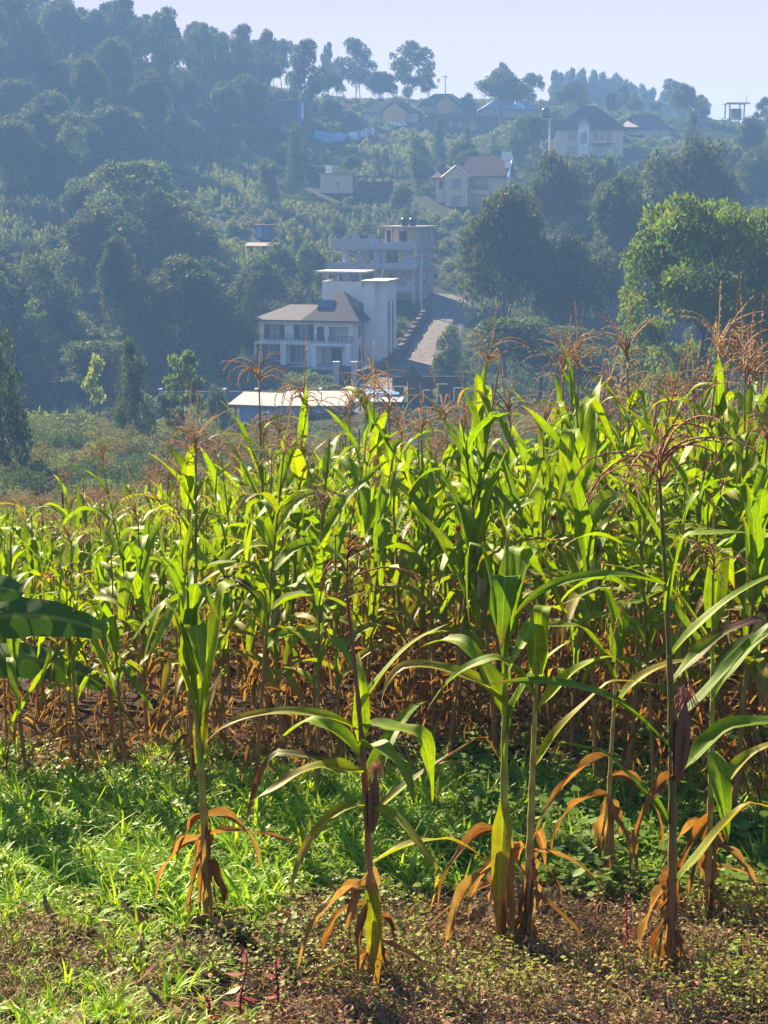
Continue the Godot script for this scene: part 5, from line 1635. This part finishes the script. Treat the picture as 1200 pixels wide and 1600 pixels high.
	hero("maize plant with pale thick stalk and a yellow leaf slanting right", 0.64, 6.34, 1.45, Vector3(0.02, 0, 0.0), 0.022, Color(0.38, 0.36, 0.08), tan_, [
		["half", 0.86, 4, {"L": 0.72, "W": 0.077, "p0": 30.0, "p1": 62.0, "ka": 0.75, "kb": 40.0, "k": Vector3(0.9, 0.2, 0.3)}], ["green", 1.12, -2, {"L": 0.62, "W": 0.090, "p0": 35.0, "p1": 130.0}], ["green", 1.18, 185, {"L": 0.66, "W": 0.099, "p0": 30.0, "p1": 140.0}],
		["green", 1.3, 60, sheath_leaf(0.11, 0.6, 0.5, 90)], ["green", 1.28, 240, sheath_leaf(0.11, 0.55, 0.5, 110)], ["dry", 0.48, 2, {"L": 0.63, "W": 0.068, "p0": 74.0, "p1": 176.0, "pw": 0.7}], ["dry", 0.3, -20, {"L": 0.40, "W": 0.081, "p0": 120.0, "p1": 140.0}], ["dry", 0.5, 170, dry(0.5)], ["dry", 0.55, 70, dry(0.5)]], {})
	var e := hero("tall dark-stalked maize plant with long blue-green leaves and a high tassel, rightmost front plant", 1.21, 5.99, 2.15, Vector3(-0.12, 0, 0.0), 0.022, Color(0.10, 0.13, 0.03), Color(0.26, 0.15, 0.06), [
		["green", 0.68, 182, {"L": 0.76, "W": 0.095, "p0": 38.0, "p1": 72.0, "k": Vector3(0.0, 0.9, 0.2), "tw": -30.0}], ["green", 1.02, 178, {"L": 0.86, "W": 0.086, "p0": 40.0, "p1": 108.0, "k": Vector3(0.1, 0.9, 0.3), "tw": 60.0}],
		["green", 1.12, 0, {"L": 0.84, "W": 0.104, "p0": 42.0, "p1": 84.0, "k": Vector3(0.1, 1.0, 0.4), "tw": 30.0}], ["green", 0.88, -6, {"L": 0.88, "W": 0.108, "p0": 34.0, "p1": 104.0, "k": Vector3(0.2, 0.9, 0.5), "tw": -50.0}],
		["green", 1.72, 186, {"L": 0.70, "W": 0.077, "p0": 70.0, "p1": 140.0, "k": Vector3(0.2, 0.8, 0.5), "tw": 70.0}], ["green", 1.42, 4, {"L": 0.75, "W": 0.077, "p0": 38.0, "p1": 74.0, "ka": 0.86, "kb": 90.0, "k": Vector3(0.6, 0.2, 0.8)}],
		["half", 0.42, 2, {"L": 0.75, "W": 0.090, "p0": 36.0, "p1": 84.0, "tw": 60.0}], ["purple", 1.3, 20, {"L": 0.70, "W": 0.090, "p0": 40.0, "p1": 150.0}], ["green", 1.62, -20, sheath_leaf(0.10, 0.6, 0.55, 60)], ["green", 1.85, 170, {"L": 0.44, "W": 0.063, "p0": 20.0, "p1": 70.0}],
		["dry", 0.32, 200, dry(0.34, 150.0, 0.11)], ["dry", 0.9, 230, dry(0.5, 60.0, 0.1)], ["dry", 0.4, 90, dry(0.4)]],
		{"size": 0.62, "n": 16, "open": 1.15, "col": Color(0.36, 0.19, 0.12)})
	var ee := part(e, "ear", lib.ear_dark[0])
	part(ee, "silk", lib.ear_dark[1])
	ee.transform = Transform3D(Basis(Vector3(0, 0, 1), -0.05).scaled_local(Vector3(0.85, 1.1, 0.85)), Vector3(-0.005, 0.92, 0.03))
	hero("maize plant with wide hanging green leaf and orange dry leaves, behind the rightmost front plant", 1.53, 6.77, 1.7, Vector3(-0.04, 0, 0), 0.018, lime, tan_, [
		["green", 0.85, -80, {"L": 0.44, "W": 0.117, "p0": 100.0, "p1": 172.0, "pw": 0.5}], ["green", 1.1, 20, {"L": 0.75, "W": 0.099, "p0": 30.0, "p1": 120.0, "k": Vector3(0.1, 0.9, 0.5)}], ["purple", 1.2, 10, {"L": 0.70, "W": 0.099, "p0": 30.0, "p1": 150.0}], ["green", 1.3, 170, {"L": 0.70, "W": 0.090, "p0": 20.0, "p1": 80.0}],
		["green", 1.45, 60, sheath_leaf(0.12, 0.7, 0.55, 120)], ["half", 0.6, 10, {"L": 0.62, "W": 0.090, "p0": 30.0, "p1": 130.0}], ["dry", 0.52, 200, dry(0.5, 120.0, 0.12)], ["dry", 0.4, -20, dry(0.5)], ["dry", 0.3, 20, {"L": 0.48, "W": 0.072, "p0": 110.0, "p1": 130.0}]],
		{"size": 0.45, "n": 11, "open": 1.2, "col": Color(0.34, 0.2, 0.1)})
	hero("withered maize plant with hanging orange leaves, in the gap left of the rightmost front plant", 1.12, 7.25, 1.35, Vector3(0.03, 0, 0), 0.016, Color(0.34, 0.3, 0.08), tan_, [
		["dry", 0.72, 190, dry(0.72, 90.0, 0.10)], ["dry", 0.6, 20, dry(0.6)], ["dry", 0.5, 160, dry(0.5)], ["half", 0.95, 10, {"L": 0.62, "W": 0.090, "p0": 30.0, "p1": 120.0}], ["green", 1.1, 185, {"L": 0.66, "W": 0.090, "p0": 25.0, "p1": 90.0}], ["green", 1.2, 60, sheath_leaf(0.11, 0.6, 0.5, 90)], ["green", 1.25, 200, sheath_leaf(0.1, 0.6, 0.6, 90)], ["dry", 0.4, -60, dry(0.4)]],
		{"size": 0.42, "n": 9, "open": 1.2, "col": Color(0.36, 0.22, 0.11)})

# ---------------------------------------------------------------- low growth near the camera
func tuft_mesh(blades: int, h: float, w: float, c0: Color, c1: Color, spread: float) -> ArrayMesh:
	var mb := MB.new()
	for i in blades:
		var az := rr(0, TAU)
		var o := Vector3(cos(az), 0, sin(az))
		var b := o.cross(Vector3.UP)
		var p := o * rr(0, 0.03)
		var phi := rr(0.05, 0.45) * spread
		var L := h * rr(0.5, 1.2)
		var curl := rr(0.15, 0.6) * spread
		var pts := PackedVector3Array()
		var cols := PackedColorArray()
		var uvs := PackedVector2Array()
		var c := tint(c0.lerp(c1, rng.randf()), 0.15)
		for j in 5:
			var s := j / 4.0
			var ww := w * (1.0 - s * s) * 0.5 + 0.0004
			pts.append(p - b * ww); pts.append(p + b * ww)
			cols.append(c); cols.append(c)
			uvs.append(Vector2(0, s)); uvs.append(Vector2(1, s))
			p += (o * sin(phi) + Vector3.UP * cos(phi)) * L / 4.0
			phi += curl
		mb.grid(pts, cols, uvs, 2, 5)
	return mb.mesh(M.grass)

func weed_mesh(h: float, leaves: int, L: float, c0: Color, c1: Color, stem: Color) -> ArrayMesh:
	var mb := MB.new()
	for k in 2:
		var lean := Vector3(rr(-0.5, 0.5), 1, rr(-0.5, 0.5)).normalized()
		var hh := h * rr(0.6, 1.1)
		mb.rod(Vector3.ZERO, lean * hh, 0.0025, 0.0012, stem, 3)
		for i in leaves:
			var a := rr(0, TAU)
			var o := Vector3(cos(a), rr(-0.1, 0.7), sin(a)).normalized()
			var p := lean * hh * rr(0.25, 1.0)
			var b := o.cross(Vector3.UP).normalized()
			var q := p + o * L * rr(0.3, 0.8)
			mb.rod(p, q, 0.001, 0.0008, stem, 3)
			var t := (o + Vector3(0, rr(-0.8, 0.1), 0)).normalized()
			var l := L * rr(0.6, 1.2)
			# broad leaf: two folded halves with a rounded outline
			var c := tint(c0.lerp(c1, rng.randf()), 0.15)
			var m := t.cross(b).normalized()
			var w := l * 0.34
			var mid := [q, q + t * l * 0.35, q + t * l * 0.7, q + t * l]
			for s in [-1.0, 1.0]:
				var e1: Vector3 = q + t * l * 0.22 + b * w * s + m * w * 0.25
				var e2: Vector3 = q + t * l * 0.62 + b * w * 0.8 * s + m * w * 0.2
				mb.tri(mid[0], e1, mid[1], c, m)
				mb.tri(mid[1], e1, e2, c, m)
				mb.tri(mid[1], e2, mid[2], c, m)
				mb.tri(mid[2], e2, mid[3], c, m)
	return mb.mesh(M.grass)

func litter_mesh(L: float, W: float) -> ArrayMesh:
	var mb := MB.new()
	var pts := PackedVector3Array()
	var cols := PackedColorArray()
	var uvs := PackedVector2Array()
	var c := tint(Color(0.32, 0.20, 0.09).lerp(Color(0.14, 0.075, 0.04), rng.randf()), 0.2)
	var p := Vector3(-L / 2, 0.005, 0)
	var yaw := 0.0
	var pitch := rr(-0.3, 0.5)
	var roll := rr(-1, 1)
	for j in 7:
		var s := j / 6.0
		var b := Vector3(-sin(yaw) * cos(roll), sin(roll), cos(yaw) * cos(roll)) * W * 0.5 * (0.35 + sin(PI * s))
		pts.append(p - b); pts.append(p + b)
		cols.append(tint(c, 0.12)); cols.append(tint(c, 0.12))
		uvs.append(Vector2(0, s)); uvs.append(Vector2(1, s))
		p += Vector3(cos(yaw) * cos(pitch), sin(pitch), sin(yaw) * cos(pitch)) * L / 6.0
		yaw += rr(-0.4, 0.4)
		pitch += rr(-0.6, 0.45)
		roll += rr(-0.7, 0.7)
	mb.grid(pts, cols, uvs, 2, 7)
	return mb.mesh(M.litter)

func make_low_growth() -> void:
	rng.seed = 204
	var bright := [Color(0.22, 0.40, 0.02), Color(0.38, 0.50, 0.03)]
	# grass strip behind the front plants
	var tufts := []
	for i in 4:
		tufts.append(tuft_mesh(18, rr(0.13, 0.24), 0.014, bright[0], bright[1], rr(0.9, 1.5)))
	for i in 2:
		tufts.append(tuft_mesh(9, 0.42, 0.016, bright[0], bright[1], 1.2))
	for i in 2:
		tufts.append(tuft_mesh(16, 0.10, 0.006, Color(0.30, 0.32, 0.05), Color(0.46, 0.36, 0.13), 1.6))
	var lists := []
	for t in tufts:
		lists.append([])
	for i in 28000:
		var d := rr(4.3, 9.9)
		var x := rr(-1, 1) * (0.27 * d + 2.2)
		var n := noise.get_noise_2d(x * 38.0 + 900.0, d * 38.0)
		var band := ss(6.9, 7.5, d + 0.4 * n + (0.25 if x < -0.5 else -0.25)) * (1.0 - ss(8.9, 9.3, d))
		var left := (1.0 - ss(-1.1, -0.35, x + 0.3 * n)) * 0.8
		var k := -1
		var r := rng.randf()
		if r < band * (0.85 if x < 0.2 else 0.5):
			k = rng.randi() % 4
			if rng.randf() < 0.06 and x < 0.3:
				k = 4 + rng.randi() % 2
		elif r < left * (0.6 + n):
			k = rng.randi() % 4 if rng.randf() < 0.25 else 6 + rng.randi() % 2
		elif r < 0.05 + 0.1 * n:
			k = 6 + rng.randi() % 2
		if k < 0:
			continue
		lists[k].append(xform(spot(x, d) - Vector3(0, 0.01, 0), rr(0, TAU), Vector3.ONE * rr(0.55, 1.15) * (0.75 if d < 6.5 else 1.0), rr(0, 0.35), rr(0, TAU)))
	var grass := stuff("grass", "bright green grass and blades in the strip between front plants and field", "grass")
	for k in tufts.size():
		scatter(grass, "tufts", tufts[k], lists[k])
	# broad-leaved weeds
	var weeds := []
	for i in 3:
		weeds.append(weed_mesh(rr(0.14, 0.22), 7, 0.04, Color(0.154, 0.266, 0.021), Color(0.252, 0.322, 0.028), Color(0.140, 0.175, 0.042)))
	for i in 2:
		weeds.append(weed_mesh(rr(0.18, 0.28), 6, 0.028, Color(0.252, 0.294, 0.028), Color(0.336, 0.322, 0.042), Color(0.196, 0.112, 0.049)))
	weeds.append(weed_mesh(0.22, 7, 0.085, Color(0.084, 0.168, 0.021), Color(0.154, 0.231, 0.028), Color(0.140, 0.175, 0.042)))
	var wl := []
	for t in weeds:
		wl.append([])
	for i in 15000:
		var d := rr(4.2, 9.8)
		var x := rr(-1, 1) * (0.27 * d + 2.2)
		var n := noise.get_noise_2d(x * 45.0, d * 45.0 + 333.0)
		if rng.randf() > (0.2 if d < 6.7 else 0.40 if x > 0.1 else 0.16) + n * 1.7:
			continue
		var k := rng.randi() % 3
		if d < 7.0 and rng.randf() < 0.6:
			k = 3 + rng.randi() % 2
		elif d > 6.8 and x > 0.4 and rng.randf() < 0.35:
			k = 5
		wl[k].append(xform(spot(x, d) - Vector3(0, 0.01, 0), rr(0, TAU), Vector3.ONE * rr(0.5, 1.1) * (0.8 if d < 6.5 else 1.0), rr(0, 0.3), rr(0, TAU)))
	var wo := stuff("weeds", "small broad-leaved weeds growing among the litter", "weeds")
	for k in weeds.size():
		scatter(wo, "weeds", weeds[k], wl[k])
	# dead leaves, straws and twigs on the soil
	var bits := []
	for i in 6:
		bits.append(litter_mesh(rr(0.08, 0.22), rr(0.012, 0.03)))
	for i in 6:
		bits.append(litter_mesh(rr(0.15, 0.4), 0.004))
	var bl := []
	for t in bits:
		bl.append([])
	for i in 26000:
		var d := rr(4.2, 11.5)
		var x := rr(-1, 1) * (0.27 * d + 2.2)
		var n := noise.get_noise_2d(x * 30.0 + 77.0, d * 30.0)
		if rng.randf() > 0.6 + n * 1.2:
			continue
		bl[rng.randi() % bits.size()].append(xform(spot(x, d) + Vector3(0, rr(0, 0.05), 0), rr(0, TAU), Vector3.ONE * rr(0.5, 1.1), rr(0, 0.6), rr(0, TAU)))
	var stems := []
	for i in 5:
		var mb := MB.new()
		for k in 7:
			var p := Vector3(rr(-0.05, 0.05), 0, rr(-0.05, 0.05))
			var path := PackedVector3Array([p])
			var dir := Vector3(rr(-1, 1), rr(0.1, 1.4), rr(-1, 1)).normalized()
			for j in 5:
				p += dir * rr(0.02, 0.045)
				dir = (dir + Vector3(rr(-0.7, 0.7), rr(-0.8, 0.3), rr(-0.7, 0.7))).normalized()
				path.append(p)
				if rng.randf() < 0.35:
					mb.leaf(p, dir, dir.cross(Vector3.UP).normalized(), rr(0.012, 0.03), rr(0.006, 0.016), tint(Color(0.34, 0.22, 0.10).lerp(Color(0.28, 0.30, 0.06), float(rng.randf() < 0.3)), 0.25))
			var c := tint(Color(0.36, 0.25, 0.15).lerp(Color(0.16, 0.09, 0.05), rng.randf()), 0.2)
			mb.tube(path, PackedFloat32Array([0.0022, 0.002, 0.0018, 0.0016, 0.0013, 0.001]), PackedColorArray([c, c, c, c, c, c]), 3)
		stems.append(mb.mesh(M.litter))
	var sl := [[], [], [], [], []]
	for i in 15000:
		var d := rr(4.2, 7.4)
		var x := rr(-1, 1) * (0.27 * d + 2.2)
		var n := noise.get_noise_2d(x * 50.0 + 11.0, d * 50.0)
		if rng.randf() > (0.42 if x > -0.6 else 0.25) + n * 2.2:
			continue
		sl[rng.randi() % 5].append(xform(spot(x, d) - Vector3(0, 0.005, 0), rr(0, TAU), Vector3.ONE * rr(0.6, 1.3), rr(0, 0.5), rr(0, TAU)))
	var dead := stuff("dead_stems", "tangle of thin dry weed stems over the dark soil in front", "dry stems")
	for k in 5:
		scatter(dead, "stems", stems[k], sl[k])
	var li := stuff("litter", "dead leaf shreds, straws and twigs lying on the dark soil", "litter")
	for k in bits.size():
		scatter(li, "litter", bits[k], bl[k])

func amaranth(label: String, x: float, d: float, h: float, leaves: int) -> void:
	var o := thing("amaranth_plant", label, "plant", spot(x, d), rr(0, TAU), "red amaranth weeds")
	var path := PackedVector3Array()
	var rad := PackedFloat32Array()
	var cc := PackedColorArray()
	var red := Color(0.17, 0.008, 0.02)
	for i in 9:
		var s := i / 8.0
		path.append(Vector3(0.02 * sin(s * 5.0) + (0.05 * ss(0.8, 1.0, s)), s * h - 0.08 * h * ss(0.85, 1.0, s) - 0.02, 0.01 * cos(s * 4.0)))
		rad.append(0.005 * (1.0 - 0.5 * s))
		cc.append(red)
	var st := MB.new()
	st.tube(path, rad, cc, 5)
	for i in 90:
		var s := rr(0.3, 1.0) * 7.99
		var p := path[int(s)].lerp(path[int(s) + 1], s - int(s))
		var t := Vector3(rr(-1, 1), rr(-0.2, 1), rr(-1, 1)).normalized()
		st.leaf(p, t, t.cross(Vector3.UP).normalized(), 0.014, 0.009, tint(red, 0.3))
	part(o, "stem", st.mesh(M.stalk))
	for i in leaves:
		var a := rr(0, TAU)
		var mb := MB.new()
		var q := Vector3(cos(a), rr(-0.4, 0.2), sin(a)).normalized()
		mb.leaf(Vector3.ZERO, q, q.cross(Vector3.UP).normalized(), rr(0.05, 0.09), rr(0.025, 0.04), tint(Color(0.30, 0.05, 0.035), 0.25))
		part(o, "leaf", mb.mesh(M.grass), null, path[2 + i % 5])

func banana_leaf(L: float, W: float, az: float, p0: float, p1: float, col: Color, roll := 0.0) -> ArrayMesh:
	var pts := PackedVector3Array()
	var cols := PackedColorArray()
	var uvs := PackedVector2Array()
	var pos := Vector3.ZERO
	var o := Vector3(cos(az), 0, sin(az))
	var b0 := o.cross(Vector3.UP)
	for j in 25:
		var s := j / 24.0
		var phi := deg_to_rad(lerpf(p0, p1, pow(s, 1.3)))
		var T := o * sin(phi) + Vector3.UP * cos(phi)
		var N0 := Vector3.UP * sin(phi) - o * cos(phi)
		var N := N0 * cos(roll) + b0 * sin(roll)
		var b := b0 * cos(roll) - N0 * sin(roll)
		if j > 0:
			pos += T * L / 24.0
		var hw := W * 0.5 * pow(sin(PI * clampf(0.03 + s * 0.94, 0, 1)), 0.55)
		for i in 11:
			var u := (i - 5) / 5.0
			pts.append(pos + b * hw * u * 0.96 - N * hw * absf(u) * (0.25 + 0.06 * sin(s * 40.0 + u)) + N * 0.006 * sin(s * 90.0))
			cols.append(col.lerp(Color(0.22, 0.28, 0.06), 0.9 if i == 5 else 0.0))
			uvs.append(Vector2(u, s))
	var mb := MB.new()
	mb.grid(pts, cols, uvs, 11, 25)
	return mb.mesh(M.banana_leaf)

func make_banana() -> void:
	rng.seed = 205
	var o := thing("banana_plant", "dark broad-leaved banana plant reaching in from the left edge of the field", "banana plant", spot(-3.2, 9.3), 0)
	var st := MB.new()
	st.tube(PackedVector3Array([Vector3(0, -0.05, 0), Vector3(0.02, 0.6, 0), Vector3(0, 1.1, 0)]), PackedFloat32Array([0.12, 0.09, 0.05]), PackedColorArray([Color(0.2, 0.17, 0.07), Color(0.2, 0.22, 0.07), Color(0.16, 0.24, 0.05)]), 9)
	part(o, "stem", st.mesh(M.stalk))
	var g := Color(0.06, 0.135, 0.02)
	for e in [[1.6, 0.30, 0.1, 52, 112, 0.75, 0.9], [1.5, 0.28, -0.2, 62, 128, 0.6, 0.7], [1.35, 0.28, 0.45, 40, 96, 0.85, 1.1]]:
		part(o, "leaf", banana_leaf(e[0], e[1], e[2], e[3], e[4], g, e[6]), null, Vector3(0, e[5], 0))
	part(o, "leaf", banana_leaf(1.15, 0.34, 0.1, 12, 34, g, 1.2), null, Vector3(0.1, 0.85, 0))
	part(o, "leaf", banana_leaf(1.3, 0.36, 2.8, 30, 100, g, 0.0), null, Vector3(0, 0.95, 0))

func make_dark_shrubs() -> void:
	var m := bush_mesh(1600, 0.13, Color(0.025, 0.05, 0.02), Color(0.04, 0.065, 0.025))
	for e in [[-5.75, 27.0, 1.9, "dark leafy shrub standing among the far left maize, nearer the left edge"], [-4.6, 27.5, 1.7, "dark leafy shrub among the far left maize, right of its neighbour"]]:
		var o := thing("shrub", e[3], "shrub", spot(e[0], e[1]), rr(0, TAU), "dark shrubs in the maize")
		part(o, "crown", m).scale = Vector3(e[2] * 0.55, e[2] * 0.95, e[2] * 0.55)
		var st := MB.new()
		st.rod(Vector3(0, -0.1, 0), Vector3(0, e[2], 0), 0.05, 0.02, Color(0.1, 0.07, 0.05))
		part(o, "trunk", st.mesh(M.bark))

# ---------------------------------------------------------------- scene
func _ready() -> void:
	# camera
	var cam := Camera3D.new()
	cam.name = "camera"
	cam.position = Vector3(0, CAM_Y, 0)
	cam.rotation_degrees = Vector3(-11.3, 0, 0)
	cam.fov = 36.87
	cam.near = 0.1
	cam.far = 6000.0
	add_child(cam)
	cam.current = true
	# sky, haze and exposure
	var env := Environment.new()
	env.background_mode = Environment.BG_SKY
	var sm := ProceduralSkyMaterial.new()
	sm.sky_top_color = Color(0.29, 0.45, 0.70)
	sm.sky_horizon_color = Color(0.95, 0.855, 0.775)
	sm.sky_curve = 0.12
	sm.ground_horizon_color = Color(0.62, 0.66, 0.72)
	sm.ground_bottom_color = Color(0.18, 0.18, 0.12)
	sm.sun_angle_max = 40.0
	sm.sun_curve = 0.1
	var sky := Sky.new()
	sky.sky_material = sm
	env.sky = sky
	env.tonemap_mode = Environment.TONE_MAPPER_LINEAR
	env.tonemap_exposure = 4.2
	env.background_energy_multiplier = 0.43
	env.fog_enabled = true
	env.fog_density = 0.001
	env.fog_light_color = Color(0.57, 0.76, 1.0)
	env.sdfgi_enabled = true
	env.ssao_enabled = true
	env.ssil_enabled = true
	var we := WorldEnvironment.new()
	we.name = "world_environment"
	we.environment = env
	add_child(we)
	# morning sun, high behind the left hill, facing the camera
	var sun := DirectionalLight3D.new()
	sun.name = "sun"
	sun.light_color = Color(1.0, 0.93, 0.80)
	sun.light_energy = 1.6
	sun.light_angular_distance = 0.5
	sun.shadow_enabled = true
	sun.rotation_degrees = Vector3(-32, 180 + 31, 0)
	add_child(sun)

	rng.seed = 20240
	noise.seed = 11
	noise.frequency = 0.01
	noise.fractal_octaves = 3
	make_materials()
	make_ground()
	make_road()
	white_house()
	grey_house()
	gable_house()
	big_house()
	small_buildings()
	make_trees()
	make_undergrowth()
	make_leaf_library()
	make_field()
	make_heroes()
	make_banana()
	make_dark_shrubs()
	make_low_growth()
	amaranth("tall red amaranth weed with bent tip in front of the bare soil", -0.55, 5.55, 0.36, 7)
	amaranth("shorter red amaranth weed right of the tall bent one", -0.43, 5.6, 0.28, 6)
	amaranth("tiny red amaranth seedling left of the tall bent one", -0.66, 5.35, 0.18, 5)
	amaranth("thin red amaranth stem between the yellow-leaved and rightmost maize plants", 1.08, 6.3, 0.36, 3)
	print("built ", Time.get_ticks_msec(), " ms")
